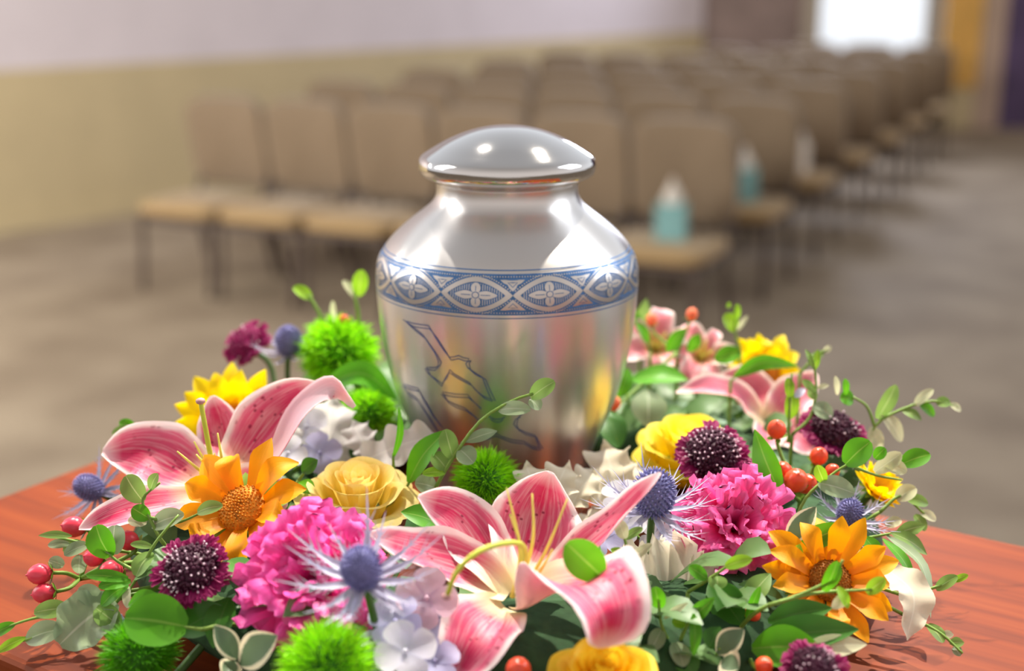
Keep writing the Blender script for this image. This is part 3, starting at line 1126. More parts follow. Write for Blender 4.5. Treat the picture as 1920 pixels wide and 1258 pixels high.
fol = MB()
for i in range(420):
    a = random.uniform(0, 2 * PI)
    r = random.uniform(0.120, 0.215)
    c_ = Vector((RC.x + r * math.cos(a), RC.y + r * math.sin(a), ZT + random.uniform(0.022, 0.05)))
    d = Vector((math.cos(a + random.uniform(-1, 1)), math.sin(a + random.uniform(-1, 1)), random.uniform(-0.1, 0.5))).normalized()
    L = random.uniform(0.025, 0.042)
    e = c_ + d * L
    if c_.y < -0.20 and abs(c_.x + 0.005) < 0.06:
        continue
    if math.hypot(e.x, e.y) < 0.09 or math.hypot(c_.x, c_.y) < 0.09:
        continue
    e.z = max(e.z, ZT + 0.004)
    fol.strip([c_, c_ + d * L * 0.5 + Vector((0, 0, 0.006)), e], L * 0.28, (random.uniform(-0.4, 0.4), random.uniform(-0.7, 0.1), 1), 'leaf', 0.2, nu=2, nv=5)
tag(build('filler_foliage', fol, M['fill'], origin=(0, 0, ZT)), 'deep green filler foliage packed between the wreath flowers', 'foliage', kind='stuff')


# ------------------------------------------------------------------ flowers
def lily(label, c, Y0, petals, pistil, stamens, mat='lily', hwst=1.6, axis=(0, -0.4, 0.9)):
    C = at(c[0], c[1], Y0)
    s = mpp(C)
    t = thing('stargazer_lily', label, 'lily', C, None)
    for pts, hw, *opt in petals:
        kw = dict(cup=0.3, ruf=0.10, rf=2.4, nu=10, nv=20)
        if opt:
            kw.update(opt[0])
        nn = kw.pop('N', (0, -0.6, 0.8))
        flip = kw.pop('flip', False)
        m_ = MB()
        m_.strip([at(x, y, Y0 + dy) for x, y, dy in pts], hw * s, nn, 'lily', back=True, ph=random.uniform(0, 6), **kw)
        build('petal', m_, [M['lilyback'], M[mat]] if flip else [M[mat], M['lilyback']], t)
    if pistil:
        P = [at(x, y, Y0 + dy) for x, y, dy in pistil]
        m_ = MB()
        m_.tube(P, 5.5 * s, 4.5 * s, 8, 16)
        ps = build('pistil', m_, M['pistil'], t)
        m_ = MB()
        m_.ball(P[-1], (9 * s, 9 * s, 6 * s), 10, 6)
        build('stigma', m_, M['stigma'], ps)
    for st in stamens:
        m_ = MB()
        m_.tube([at(x, y, Y0 + dy) for x, y, dy in st], 5 * s, 1.4 * s, 7, 10)
        build('stamen', m_, M['stamen'], t)
    stem(t, C - Vector(axis).normalized() * 0.010, axis, 0.003)
    return t


def sunflower(label, c, Y0, R, axis, mat, disc, n=16, layers=2, rd=0.36, name='sunflower', spin=0.0, pw=0.2, bend=0.15):
    C = at(c[0], c[1], Y0)
    s = mpp(C)
    R *= s
    Fm = frame(axis, spin)
    M4 = Matrix.Translation(C) @ Fm.to_4x4()
    t = thing(name, label, 'sunflower' if name == 'sunflower' else 'daisy', C)
    for ly in range(layers):
        for k in range(n):
            a = 2 * PI * (k + 0.5 * ly) / n + random.uniform(-0.1, 0.1)
            L = R * random.uniform(0.88, 1.06) * (1 - 0.12 * ly)
            b = bend + random.uniform(-0.18, 0.18) - 0.12 * ly
            d = Vector((math.cos(a), math.sin(a), 0))
            z0 = -0.02 * R + 0.012 * R * ly
            pts = [d * (rd * 0.75 * R) + Vector((0, 0, z0)), d * (0.55 * R) + Vector((0, 0, z0 + (0.10 + 0.1 * ly) * R)), d * (0.8 * L) + Vector((0, 0, z0 + (0.12 + 0.1 * ly) * R - b * R * 0.3)), d * L + Vector((0, 0, z0 + 0.08 * R - b * R))]
            m_ = MB()
            m_.strip(pts, pw * R, (0, 0, 1), 'ray', cup=0.3, ruf=0.06, rf=1.5, nu=4, nv=8, mat=M4, ph=random.uniform(0, 6), twist=random.uniform(-0.25, 0.25))
            build('petal', m_, M[mat], t)
    m_ = MB()
    m_.lathe([(0.0, -0.06 * R), (rd * R, -0.03 * R), (rd * R * 0.98, 0.05 * R), (rd * R * 0.75, 0.12 * R), (rd * R * 0.4, 0.13 * R), (0.0, 0.11 * R)], C, 24, mat=Fm)
    for i in range(150):
        q = math.sqrt((i + 0.5) / 150)
        a = i * 2.39996
        zz = 0.125 * R - 0.09 * R * q ** 4
        m_.ball(C + Fm @ Vector((rd * R * q * math.cos(a), rd * R * q * math.sin(a), zz)), (0.017 * R, 0.017 * R, 0.05 * R), 5, 3, mat=Fm)
    build('flower_disc', m_, M[disc], t)
    m_ = MB()
    for k in range(12):
        a = 2 * PI * k / 12
        d = Vector((math.cos(a), math.sin(a), 0))
        m_.strip([d * 0.12 * R - Vector((0, 0, 0.14 * R)), d * 0.4 * R - Vector((0, 0, 0.10 * R)), d * 0.62 * R - Vector((0, 0, 0.14 * R))], 0.10 * R, (0, 0, 1), 'leaf', nu=2, nv=5, mat=M4)
    build('sepals', m_, M['calyx'], t)
    stem(t, C - Vector(axis).normalized() * 0.1 * R, axis, 0.0028)
    return t


def rose(label, c, Y0, R, axis, mat, spin=0.0, openness=1.0):
    C = at(c[0], c[1], Y0)
    s = mpp(C)
    R *= s
    Fm = frame(axis, spin)
    t = thing('rose', label, 'rose', C)
    lay = [(3, 0.14, 0.30, 0.0, 1.25), (3, 0.25, 0.34, 0.03, 1.2), (4, 0.38, 0.36, 0.08, 1.0), (5, 0.54, 0.34, 0.18, 0.85), (5, 0.72, 0.22, 0.30, 0.80), (6, 0.86, 0.05, 0.55, 0.70)]
    for li, (n, rr, top, curl, span) in enumerate(lay):
        for k in range(n):
            ph = 2 * PI * k / n + li * 0.7 + random.uniform(-0.15, 0.15)
            jr = random.uniform(0.93, 1.07)
            m_ = MB()
            rows = []
            nt_, na = 10, 12
            for i in range(nt_ + 1):
                q = i / nt_
                row = []
                for j in range(na + 1):
                    a = j / na * 2 - 1
                    te = q * (1 - 0.16 * abs(a) ** 3 + 0.02 * math.sin(a * 5 + ph))
                    w_ = span * (0.45 + 0.55 * math.sin(PI * 0.5 * min(1, te * 1.4)))
                    rad = rr * jr * (0.30 + 0.70 * te ** 0.55)
                    e = max(0.0, te - 0.68) / 0.32
                    rad += curl * 0.42 * e ** 1.6
                    dp = 0.55 + 0.3 * (li >= 4)
                    z = -dp + (top + dp) * te ** 0.85 - curl * 0.40 * e ** 2 - (0.12 * e * abs(a) if li >= 4 else 0)
                    rad += 0.03 * a * (1 if k % 2 else -1)
                    p = Vector((rad * math.cos(ph + a * w_), rad * math.sin(ph + a * w_), z)) * R
                    row.append(C + Fm @ p)
                rows.append(row)
            m_.grid(rows)
            build('petal', m_, M[mat], t)
    m_ = MB()
    m_.lathe([(0.0, -0.68 * R), (0.12 * R, -0.66 * R), (0.2 * R, -0.58 * R), (0.2 * R, -0.52 * R), (0, -0.5 * R)], C, 16, mat=Fm)
    for k in range(5):
        a = 2 * PI * k / 5
        d = Vector((math.cos(a), math.sin(a), 0))
        m_.strip([C + Fm @ (d * 0.15 * R - Vector((0, 0, 0.56 * R))), C + Fm @ (d * 0.42 * R - Vector((0, 0, 0.5 * R))), C + Fm @ (d * 0.62 * R - Vector((0, 0, 0.62 * R)))], 0.1 * R, Fm @ Vector((0, 0, 1)), 'leaf', nu=2, nv=5)
    build('calyx', m_, M['calyx'], t)
    stem(t, C - Vector(axis).normalized() * 0.6 * R, axis, 0.003)
    return t


def carnation(label, c, Y0, R, axis, mat, spin=0.0):
    C = at(c[0], c[1], Y0)
    s = mpp(C)
    R *= s
    Fm = frame(axis, spin)
    M4 = Matrix.Translation(C) @ Fm.to_4x4()
    t = thing('carnation', label, 'carnation', C)
    lay = [(6, 2, 1.0), (6, 22, 0.98), (6, 42, 0.88), (5, 60, 0.76), (4, 76, 0.66)]
    for li, (n, el, L) in enumerate(lay):
        for k in range(n):
            a = 2 * PI * k / n + li * 0.9 + random.uniform(-0.15, 0.15)
            e = math.radians(el + random.uniform(-6, 6))
            L_ = R * L * random.uniform(0.92, 1.06)
            d = Vector((math.cos(a), math.sin(a), 0))
            up_ = Vector((0, 0, 1))
            b0 = -up_ * 0.34 * R
            p1 = b0 + (d * math.cos(e) * 0.45 + up_ * (0.2 + 0.42 * math.sin(e))) * L_
            p2 = b0 + (d * math.cos(e) * 0.85 + up_ * (0.30 + 0.70 * math.sin(e))) * L_
            p3 = b0 + (d * (math.cos(e) * 1.0 + 0.06) + up_ * (0.27 + 0.78 * math.sin(e))) * L_
            m_ = MB()
            nh = up_ if el < 60 else -d
            m_.strip([b0, p1, p2, p3], R * random.uniform(0.52, 0.64), nh, 'fan', cup=0.15, nu=16, nv=10, mat=M4, notch=random.uniform(0.10, 0.2), rf=random.uniform(1.6, 2.6), ph=random.uniform(0, 6), twist=random.uniform(-0.3, 0.3))
            build('petal', m_, M[mat], t)
    m_ = MB()
    m_.lathe([(0.0, -0.85 * R), (0.09 * R, -0.83 * R), (0.13 * R, -0.6 * R), (0.16 * R, -0.36 * R), (0.0, -0.32 * R)], C, 12, mat=Fm)
    build('calyx', m_, M['calyx'], t)
    stem(t, C - Vector(axis).normalized() * 0.8 * R, axis, 0.0024)
    return t


def scabiosa(label, c, Y0, R, axis, head='scabdk', spin=0.0, pins=46, ring=0.5):
    C = at(c[0], c[1], Y0)
    s = mpp(C)
    R *= s
    Fm = frame(axis, spin)
    M4 = Matrix.Translation(C) @ Fm.to_4x4()
    t = thing('scabiosa', label, 'pincushion flower', C)
    m_ = MB()
    for k in range(30):
        a = 2 * PI * k / 30 + random.uniform(-0.1, 0.1)
        el = random.uniform(-0.35, 0.35)
        d = Vector((math.cos(a), math.sin(a), 0))
        L = R * random.uniform(0.95, 1.12)
        for q in (-0.16, 0.0, 0.16):
            dd = Vector((math.cos(a + q), math.sin(a + q), 0))
            m_.strip([d * 0.45 * R + Vector((0, 0, 0.0)), d * 0.7 * R + Vector((0, 0, (0.10 + 0.3 * el) * R)), dd * L + Vector((0, 0, (0.05 + el * 0.6) * R))], R * 0.12, (0, 0, 1), 'heart', cup=0.4, nu=4, nv=5, mat=M4, notch=0.25, rf=2, ph=random.uniform(0, 6))
    build('petals', m_, M['scab'], t)
    m_ = MB()
    m_.ball(C, (0.68 * R, 0.68 * R, 0.58 * R), 20, 10, mat=Fm)
    npt = 190
    pts = []
    for i in range(npt):
        z = 1 - (i + 0.5) / npt * 1.05
        rr = math.sqrt(max(0, 1 - z * z))
        a = i * 2.39996
        d = Vector((rr * math.cos(a), rr * math.sin(a), z))
        p = Vector((d.x * 0.72, d.y * 0.72, d.z * 0.62)) * R
        pts.append((p, d))
        for q in range(2):
            j = Vector((random.uniform(-1, 1), random.uniform(-1, 1), random.uniform(-1, 1))) * 0.05 * R
            m_.ball(C + Fm @ (p + j), R * random.uniform(0.04, 0.065), 5, 4)
    build('flower_head', m_, M[head], t)
    m_ = MB()
    for p, d in random.sample(pts[:150], pins):
        e = p + d * R * 0.14
        m_.tube([C + Fm @ p, C + Fm @ e], R * 0.008, None, 4, 1)
        m_.ball(C + Fm @ e, R * 0.030, 6, 4)
    build('stamens', m_, M['pin'], t)
    stem(t, C - Vector(axis).normalized() * 0.4 * R, axis, 0.002)
    return t


def thistle(label, c, Y0, hw, hh, axis, bracts, mat='bract', R=None, nb=10, up_=0.35):
    """Sea holly: a cone of tiny blue florets over a ruff of long spiny bracts."""
    C = at(c[0], c[1], Y0)
    s = mpp(C)
    hw, hh = hw * s, hh * s
    R = (R or bracts) * s
    Fm = frame(axis)
    t = thing('sea_holly', label, 'thistle', C)
    m_ = MB()
    m_.ball(C, (hw * 0.92, hw * 0.92, hh * 0.95), 18, 12, mat=Fm)
    npt = 260
    for i in range(npt):
        z = 1 - (i + 0.5) / npt * 1.85
        rr = math.sqrt(max(0, 1 - z * z))
        a = i * 2.39996
        d = Vector((rr * math.cos(a), rr * math.sin(a), z))
        p = C + Fm @ Vector((d.x * hw, d.y * hw, d.z * hh))
        o_ = Fm @ Vector((d.x, d.y, d.z * 0.7 + 0.3)).normalized()
        m_.tube([p - o_ * hw * 0.05, p + o_ * hw * 0.06, p + o_ * hw * 0.19], hw * 0.075, hw * 0.012, 5, 2)
    build('flower_cone', m_, M['thist'], t)
    for k in range(nb):
        a = 2 * PI * k / nb + random.uniform(-0.18, 0.18)
        d = Vector((math.cos(a), math.sin(a), 0))
        L = R * random.uniform(0.8, 1.1)
        el = up_ + random.uniform(-0.2, 0.25)
        b0 = Vector((0, 0, -hh * 0.92)) + d * hw * 0.35
        e = b0 + d * L + Vector((0, 0, L * el))
        mid = b0 + d * L * 0.5 + Vector((0, 0, L * el * 0.25))
        nn = Fm @ Vector((0, 0, 1))
        m_ = MB()
        sp = [C + Fm @ b0, C + Fm @ mid, C + Fm @ e]
        m_.strip(sp, R * 0.075, nn, 'bract', cup=0.5, nu=4, nv=8)
        P = spline(sp, 8)
        for q in (2, 3, 4, 5):
            T = (P[q + 1] - P[q]).normalized()
            Sd = T.cross(nn).normalized()
            for sg in (1, -1):
                w_ = L * random.uniform(0.14, 0.24)
                m_.strip([P[q], P[q] + (Sd * sg * 0.6 + T) * w_ * 0.5, P[q] + (Sd * sg * 0.75 + T * 1.2 + nn * 0.2) * w_], hw * 0.07, nn, 'bract', nu=2, nv=4)
        build('bract', m_, M[mat], t)
    stem(t, C - Vector(axis).normalized() * hh, axis, 0.002)
    return t


def bristle_ball(label, c, Y0, R, mat='bristle', n=1500, axis=(0, -0.3, 1), sq=0.9, wid=0.016):
    C = at(c[0], c[1], Y0)
    s = mpp(C)
    R *= s
    t = thing('green_dianthus', label, 'dianthus', C)
    m_ = MB()
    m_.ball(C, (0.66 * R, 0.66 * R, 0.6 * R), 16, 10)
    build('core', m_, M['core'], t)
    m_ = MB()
    for i in range(n):
        z = 1 - (i + 0.5) / n * 1.75
        rr = math.sqrt(max(0, 1 - z * z))
        a = i * 2.39996
        d = Vector((rr * math.cos(a), rr * math.sin(a), z))
        # bristles gather into small tufts
        k = Vector((round(d.x * 4.2) / 4.2, round(d.y * 4.2) / 4.2, round(d.z * 4.2) / 4.2))
        e = d.lerp(k, 0.35) + Vector((random.uniform(-1, 1), random.uniform(-1, 1), random.uniform(-0.6, 1))) * 0.14
        p0 = C + d * R * 0.6
        p1 = C + e * R * random.uniform(0.88, 1.06)
        p1.z = C.z + (p1.z - C.z) * sq
        dr = (p1 - p0).normalized()
        sd = dr.orthogonal().normalized() * (R * wid)
        sd = Matrix.Rotation(random.uniform(0, PI), 3, dr) @ sd
        mid = p0.lerp(p1, 0.6) + Vector((0, 0, 0.03 * R))
        b = len(m_.v)
        m_.v += [p0 - sd, p0 + sd, mid - sd * 0.8, mid + sd * 0.8, p1]
        m_.uv += [(0, 0), (1, 0), (0, 0.6), (1, 0.6), (0.5, 1)]
        m_.f += [(b, b + 1, b + 3, b + 2), (b + 2, b + 3, b + 4)]
        m_.mi += [0, 0]
    br = build('bristles', m_, M[mat], t)
    br['kind'] = 'stuff'
    stem(t, C - Vector((0, 0, 0.5 * R)), axis, 0.0022)
    return t


def hypericum(label, berries, root, mat='berry', cat='berry sprig'):
    """berries: (x, y, Y, half width px, direction)."""
    P0 = at(*root)
    t = thing('hypericum_sprig', label, cat, P0)
    ms = MB()
    for x, y, Y, r, d in berries:
        p = at(x, y, Y)
        s = mpp(p)
        d = Vector(d).normalized()
        Fm = frame(d)
        rr = r * s
        m_ = MB()
        prof = [(0.0, -1.12), (0.35, -1.02), (0.72, -0.72), (0.96, -0.2), (1.0, 0.15), (0.86, 0.62), (0.58, 0.98), (0.3, 1.16), (0.12, 1.2), (0.06, 1.34), (0.0, 1.36)]
        m_.lathe([(a * rr, b * rr) for a, b in prof], p, 16, mat=Fm)
        bo = build('berry', m_, M[mat], t)
        m_ = MB()
        for k in range(5):
            a = 2 * PI * k / 5
            e = Vector((math.cos(a), math.sin(a), 0))
            m_.strip([p + Fm @ (e * 0.1 * rr - Vector((0, 0, 1.15 * rr))), p + Fm @ (e * 0.75 * rr - Vector((0, 0, 1.0 * rr))), p + Fm @ (e * 1.2 * rr - Vector((0, 0, 0.75 * rr)))], 0.3 * rr, Fm @ Vector((0, 0, 1)), 'leaf', nu=2, nv=4)
        build('sepals', m_, M['calyx'], bo)
        q = p - d * rr * 1.1
        ms.tube([q, q - d * rr * 0.8 + (P0 - q) * 0.2, P0], 0.0011, 0.0014, 5, 6)
    ms.tube([P0, (P0 + root_of(P0)) / 2 + Vector((0, 0, 0.004)), root_of(P0)], 0.0016, None, 5, 4)
    build('stem', ms, M['stem'], t)
    return t


def sprig(name, label, cat, stems, leaves, stemmat='stem', sr=0.0011, tofoam=True, shape='round'):
    """stems: lists of (x, y, Y); leaves: (x0, y0, Y0, x1, y1, Y1, half width px, material, options)."""
    P = [at(*p) for p in stems[0]]
    t = thing(name, label, cat, P[0])
    m_ = MB()
    for st in stems:
        m_.tube([at(*p) for p in st], sr, sr * 0.6, 6, 12)
    if tofoam:
        q = root_of(P[0])
        m_.tube([P[0], (P[0] + q) / 2 + Vector((0, 0, 0.003)), q], sr, sr * 1.2, 6, 6)
    build('stem', m_, M[stemmat], t)
    for L in leaves:
        x0, y0, Y0, x1, y1, Y1, hw, mat = L[:8]
        kw = dict(cup=0.22, nu=4, nv=10, shape=shape)
        if len(L) > 8:
            kw.update(L[8])
        a, b = at(x0, y0, Y0), at(x1, y1, Y1)
        s = mpp((a + b) / 2)
        bend = kw.pop('bend', 0.10)
        nn = kw.pop('N', (random.uniform(-0.35, 0.35), -0.75, 0.65))
        mid = (a + b) / 2 + Vector(nn).normalized() * (b - a).length * bend
        if 'mid' in kw:
            mid = at(*kw.pop('mid'))
        m_ = MB()
        m_.strip([a, mid, b], hw * s, nn, **kw)
        build('leaf', m_, M[mat], t)
    return t


def hydrangea(label, florets, root, name='hydrangea'):
    P0 = at(*root)
    t = thing(name, label, 'hydrangea', P0)
    ms = MB()
    for x, y, Y, r, axis, mat in florets:
        p = at(x, y, Y)
        R = r * mpp(p)
        M4 = Matrix.Translation(p) @ frame(axis, random.uniform(0, 1.5)).to_4x4()
        m_ = MB()
        for k in range(4):
            a = PI / 2 * k
            d = Vector((math.cos(a), math.sin(a), 0))
            m_.strip([d * 0.05 * R, d * 0.55 * R + Vector((0, 0, 0.08 * R)), d * R + Vector((0, 0, random.uniform(-0.05, 0.16) * R))], 0.52 * R, (0, 0, 1), 'heart', cup=0.15, nu=6, nv=8, mat=M4)
        m_.ball(p + M4.to_3x3() @ Vector((0, 0, 0.06 * R)), 0.09 * R, 8, 5)
        build('floret', m_, M[mat], t)
        ms.tube([p - M4.to_3x3() @ Vector((0, 0, 0.05 * R)), p.lerp(P0, 0.5) - Vector((0, 0, 0.004)), P0], 0.0009, 0.0012, 5, 5)
    ms.tube([P0, root_of(P0)], 0.0018, None, 5, 3)
    build('stem', ms, M['stem'], t)
    return t


# --- lilies
lily('large pink spotted lily at the front centre, long curved pistil', (965, 1125), -0.235, [
    ([(955, 1112, 0.0), (870, 1066, 0.012), (790, 1040, 0.008), (694, 1003, 0.0)], 60, dict(N=(-0.2, -0.45, 0.9), cup=0.45)),
    ([(955, 1105, 0.002), (905, 1030, 0.022), (855, 965, 0.032), (784, 932, 0.026)], 62, dict(N=(0.25, -0.75, 0.6), cup=0.2)),
    ([(968, 1100, 0.004), (995, 1020, 0.030), (1012, 950, 0.045), (1032, 884, 0.048)], 92, dict(N=(0.0, -0.8, 0.6), cup=0.3)),
    ([(985, 1110, 0.0), (1080, 1042, 0.012), (1160, 972, 0.012), (1238, 886, 0.006)], 40, dict(N=(-0.5, -0.3, 0.8), cup=0.5)),
    ([(985, 1132, -0.002), (1050, 1105, -0.022), (1100, 1100, -0.046), (1138, 1150, -0.062), (1132, 1215, -0.060)], 94, dict(N=(0.25, -0.5, 0.85), cup=0.5)),
    ([(950, 1140, -0.004), (915, 1165, -0.022), (885, 1210, -0.036), (845, 1285, -0.044)], 74, dict(N=(-0.2, -0.75, 0.65), cup=0.35)),
], [(965, 1115, -0.004), (985, 1050, -0.020), (972, 1018, -0.034), (905, 1030, -0.052), (858, 1070, -0.058), (838, 1118, -0.056)],
    [[(962, 1118, -0.004), (975, 1030, -0.012), (950, 915, -0.012)], [(960, 1118, -0.004), (978, 1040, -0.016), (957, 965, -0.020)], [(966, 1118, -0.004), (998, 1020, -0.012), (998, 925, -0.008)],
     [(970, 1120, -0.004), (1020, 1040, -0.014), (1064, 935, -0.010)], [(972, 1122, -0.006), (1010, 1075, -0.020), (1036, 1030, -0.024)]])

lily('large pink spotted lily leaning left beside the orange sunflower', (405, 925), -0.115, [
    ([(400, 915, 0.0), (330, 875, 0.010), (268, 848, 0.018), (192, 848, 0.016)], 70, dict(N=(0.3, -0.75, 0.6), cup=0.3)),
    ([(392, 930, -0.006), (310, 945, -0.030), (228, 962, -0.045), (148, 992, -0.050)], 36, dict(N=(0.1, -0.6, 0.8), cup=0.4)),
    ([(410, 900, 0.004), (418, 840, 0.030), (410, 790, 0.040), (398, 742, 0.044)], 46, dict(N=(0.1, -0.85, 0.5))),
    ([(430, 905, 0.002), (478, 830, 0.024), (530, 765, 0.034), (596, 720, 0.036)], 62, dict(N=(-0.2, -0.85, 0.5), cup=0.35)),
    ([(450, 915, -0.004), (520, 850, 0.002), (566, 766, 0.010), (625, 728, 0.008), (664, 764, 0.004)], 30, dict(N=(-0.75, -0.5, 0.3), cup=0.3, flip=True)),
    ([(415, 925, -0.004), (455, 915, -0.014), (500, 930, -0.016), (535, 955, -0.018)], 52, dict(N=(-0.1, -0.6, 0.8))),
], [(405, 905, -0.006), (392, 840, -0.012), (376, 752, -0.012)],
    [[(408, 905, -0.006), (375, 882, -0.02), (332, 846, -0.024)], [(408, 905, -0.006), (388, 872, -0.016), (364, 828, -0.018)], [(410, 905, -0.006), (392, 880, -0.02), (368, 852, -0.024)],
     [(414, 905, -0.006), (416, 865, -0.016), (408, 812, -0.016)], [(412, 905, -0.006), (408, 885, -0.018), (402, 850, -0.02)]])

lily('pale pink striped lily behind the bright yellow rose', (1435, 795), 0.035, [
    ([(1430, 790, 0), (1390, 750, 0.0), (1340, 726, -0.01), (1268, 736, -0.02)], 30, dict(N=(0.0, -0.5, 0.85), cup=0.45)),
    ([(1432, 785, 0.004), (1420, 742, 0.02), (1390, 718, 0.024), (1340, 714, 0.02)], 40, dict(N=(0.2, -0.85, 0.5))),
    ([(1440, 785, 0.004), (1448, 745, 0.03), (1444, 715, 0.035)], 32, dict(N=(0, -0.9, 0.4))),
    ([(1442, 790, 0), (1485, 745, 0.01), (1530, 700, 0.02)], 40, dict(N=(-0.3, -0.85, 0.4))),
    ([(1445, 795, 0), (1490, 815, -0.02), (1530, 850, -0.035)], 38, dict(N=(-0.1, -0.7, 0.7))),
    ([(1440, 795, 0), (1440, 815, -0.02), (1425, 845, -0.035)], 32, dict(N=(0.1, -0.7, 0.7))),
], None, [], mat='lilypale')

for nm, c, Y0, rad, sp, lab in (('first', (1228, 655), 0.115, 68, 0.3, 'pale pink alstroemeria at the back beside the urn shoulder'),
                                ('next', (1312, 672), 0.10, 60, 0.9, 'pale pink alstroemeria with upright petal left of the yellow sunflower')):
    C = at(c[0], c[1], Y0)
    s = mpp(C)
    t = thing('alstroemeria', lab, 'alstroemeria', C)
    M4 = Matrix.Translation(C) @ frame((0.1 * sp, -0.75, 0.65), sp).to_4x4()
    for k in range(6):
        a = 2 * PI * k / 6
        d = Vector((math.cos(a), math.sin(a), 0))
        L = rad * s * (1.05 if k % 2 else 0.95)
        m_ = MB()
        m_.strip([d * 0.05 * L, d * 0.45 * L + Vector((0, 0, 0.35 * L)), d * 0.85 * L + Vector((0, 0, 0.42 * L)), d * 1.05 * L + Vector((0, 0, 0.28 * L))], L * (0.36 if k % 2 else 0.26), (0, 0, 1), 'lily', cup=0.3, ruf=0.06, nu=6, nv=12, mat=M4, back=True)
        build('petal', m_, [M['alstro'], M['lilyback']], t)
    for k in range(4):
        a = 2 * PI * k / 4 + 0.3
        m_ = MB()
        m_.tube([M4 @ Vector((0, 0, 0)), M4 @ Vector((0.1 * L * math.cos(a), 0.1 * L * math.sin(a), 0.4 * L)), M4 @ Vector((0.25 * L * math.cos(a), 0.25 * L * math.sin(a), 0.7 * L))], 0.0009, 0.0006, 5, 6)
        build('stamen', m_, M['stamen'], t)
    stem(t, C, (0, -0.5, 0.8), 0.002)

# --- sunflowers
sunflower('orange sunflower between the left lily and the peach rose', (455, 955), -0.165, 146, (-0.30, -0.62, 0.68), 'sunor', 'discor', n=6, layers=2, spin=0.5, pw=0.19, rd=0.32, bend=0.05)
sunflower('orange sunflower at the right front above the table corner', (1555, 1090), -0.205, 136, (0.05, -0.75, 0.62), 'sunor', 'discdk', n=9, layers=2, spin=0.2, pw=0.16, rd=0.3, bend=0.0)
sunflower('yellow sunflower behind the left lily', (440, 800), 0.0, 118, (-0.06, -0.88, 0.47), 'sunyel', 'discor', n=11, layers=2, pw=0.17, bend=-0.05)
sunflower('yellow sunflower at the back right of the wreath', (1432, 698), 0.085, 80, (0.0, -0.85, 0.5), 'sunyel', 'discor', n=11, layers=2, pw=0.17, bend=-0.05)
sunflower('small yellow daisy at the right edge below the burgundy scabiosa', (1640, 918), -0.095, 54, (0.45, -0.35, 0.8), 'sunyel', 'discor', n=12, layers=3, name='daisy', pw=0.2, rd=0.25, bend=-0.35)

# --- roses
rose('peach yellow rose in front of the urn, left side', (672, 915), -0.125, 106, (0.04, -0.16, 0.98), 'peach', 0.4)
rose('bright yellow rose right of the urn', (1290, 828), -0.025, 102, (0.0, -0.18, 0.98), 'yellow', 1.1)
rose('golden yellow rose at the bottom edge below the centre lily', (1132, 1262), -0.300, 104, (0.0, -0.25, 0.95), 'golden', 0.2)

# --- carnations
carnation('large pink carnation at the front left beside the blue sea holly', (588, 1088), -0.232, 138, (-0.10, -0.72, 0.68), 'carn', 0.3)
carnation('hot pink carnation at the right above the orange sunflower', (1377, 985), -0.165, 106, (0.02, -0.76, 0.65), 'carn2', 1.0)

# --- scabiosas
scabiosa('burgundy scabiosa at the left front under the orange sunflower', (362, 1072), -0.225, 70, (-0.1, -0.6, 0.8))
scabiosa('burgundy scabiosa with white dots in front of the yellow rose', (1335, 855), -0.095, 66, (-0.05, -0.6, 0.8), pins=60)
scabiosa('burgundy scabiosa at the right behind the coral berries', (1562, 815), -0.045, 62, (0.1, -0.45, 0.9), pins=10)
scabiosa('magenta scabiosa at the back left, rising above the yellow sunflower', (465, 645), 0.09, 46, (-0.4, -0.5, 0.75), head='scabmag', pins=8)
scabiosa('burgundy scabiosa at the bottom edge under the right green leaves', (1525, 1258), -0.285, 60, (0.0, -0.5, 0.85), pins=20)
scabiosa('small magenta scabiosa bud tucked under the dotted scabiosa', (1398, 888), -0.105, 34, (0.2, -0.7, 0.65), head='scabmag', pins=6)

# --- sea hollies
thistle('blue sea holly with pale spiny bracts over the front carnation', (678, 1065), -0.285, 37, 44, (-0.08, -0.42, 0.88), 165, 'bractpale', nb=14, up_=0.42)
thistle('blue sea holly between the centre lily and hot pink carnation', (1226, 925), -0.185, 38, 48, (0.0, -0.3, 0.95), 125, 'bractpale', nb=12, up_=0.35)
thistle('blue sea holly lying at the far left over the wooden table', (166, 914), -0.085, 23, 30, (-0.45, -0.6, 0.6), 92, 'bract', nb=11, up_=0.15)
thistle('small blue sea holly below the yellow daisy', (1594, 962), -0.135, 24, 28, (0.0, -0.5, 0.85), 85, 'bractpale', nb=10, up_=0.25)
thistle('hazy blue sea holly at the back left beside the magenta scabiosa', (540, 640), 0.075, 24, 30, (0.1, -0.3, 0.95), 70, 'bractpale', nb=9, up_=0.4)
thistle('grey sea holly drooping at the left front corner', (225, 1185), -0.205, 18, 26, (-0.2, -0.6, -0.2), 75, 'bract', nb=8, up_=0.4)

# --- green dianthus balls
bristle_ball('fluffy green dianthus ball in front of the urn foot', (910, 898), -0.105, 66)
bristle_ball('large fluffy green dianthus ball at the back left', (635, 662), 0.075, 78, n=1300, wid=0.03)
bristle_ball('smaller green dianthus ball left of the urn below the curved leaf', (692, 775), 0.02, 56, n=900, wid=0.03)
bristle_ball('dark fluffy green dianthus ball at the bottom left corner', (262, 1228), -0.245, 78, 'bristledk')
bristle_ball('bright fluffy green dianthus ball at the bottom under the pink carnation', (615, 1252), -0.290, 98, n=1800)

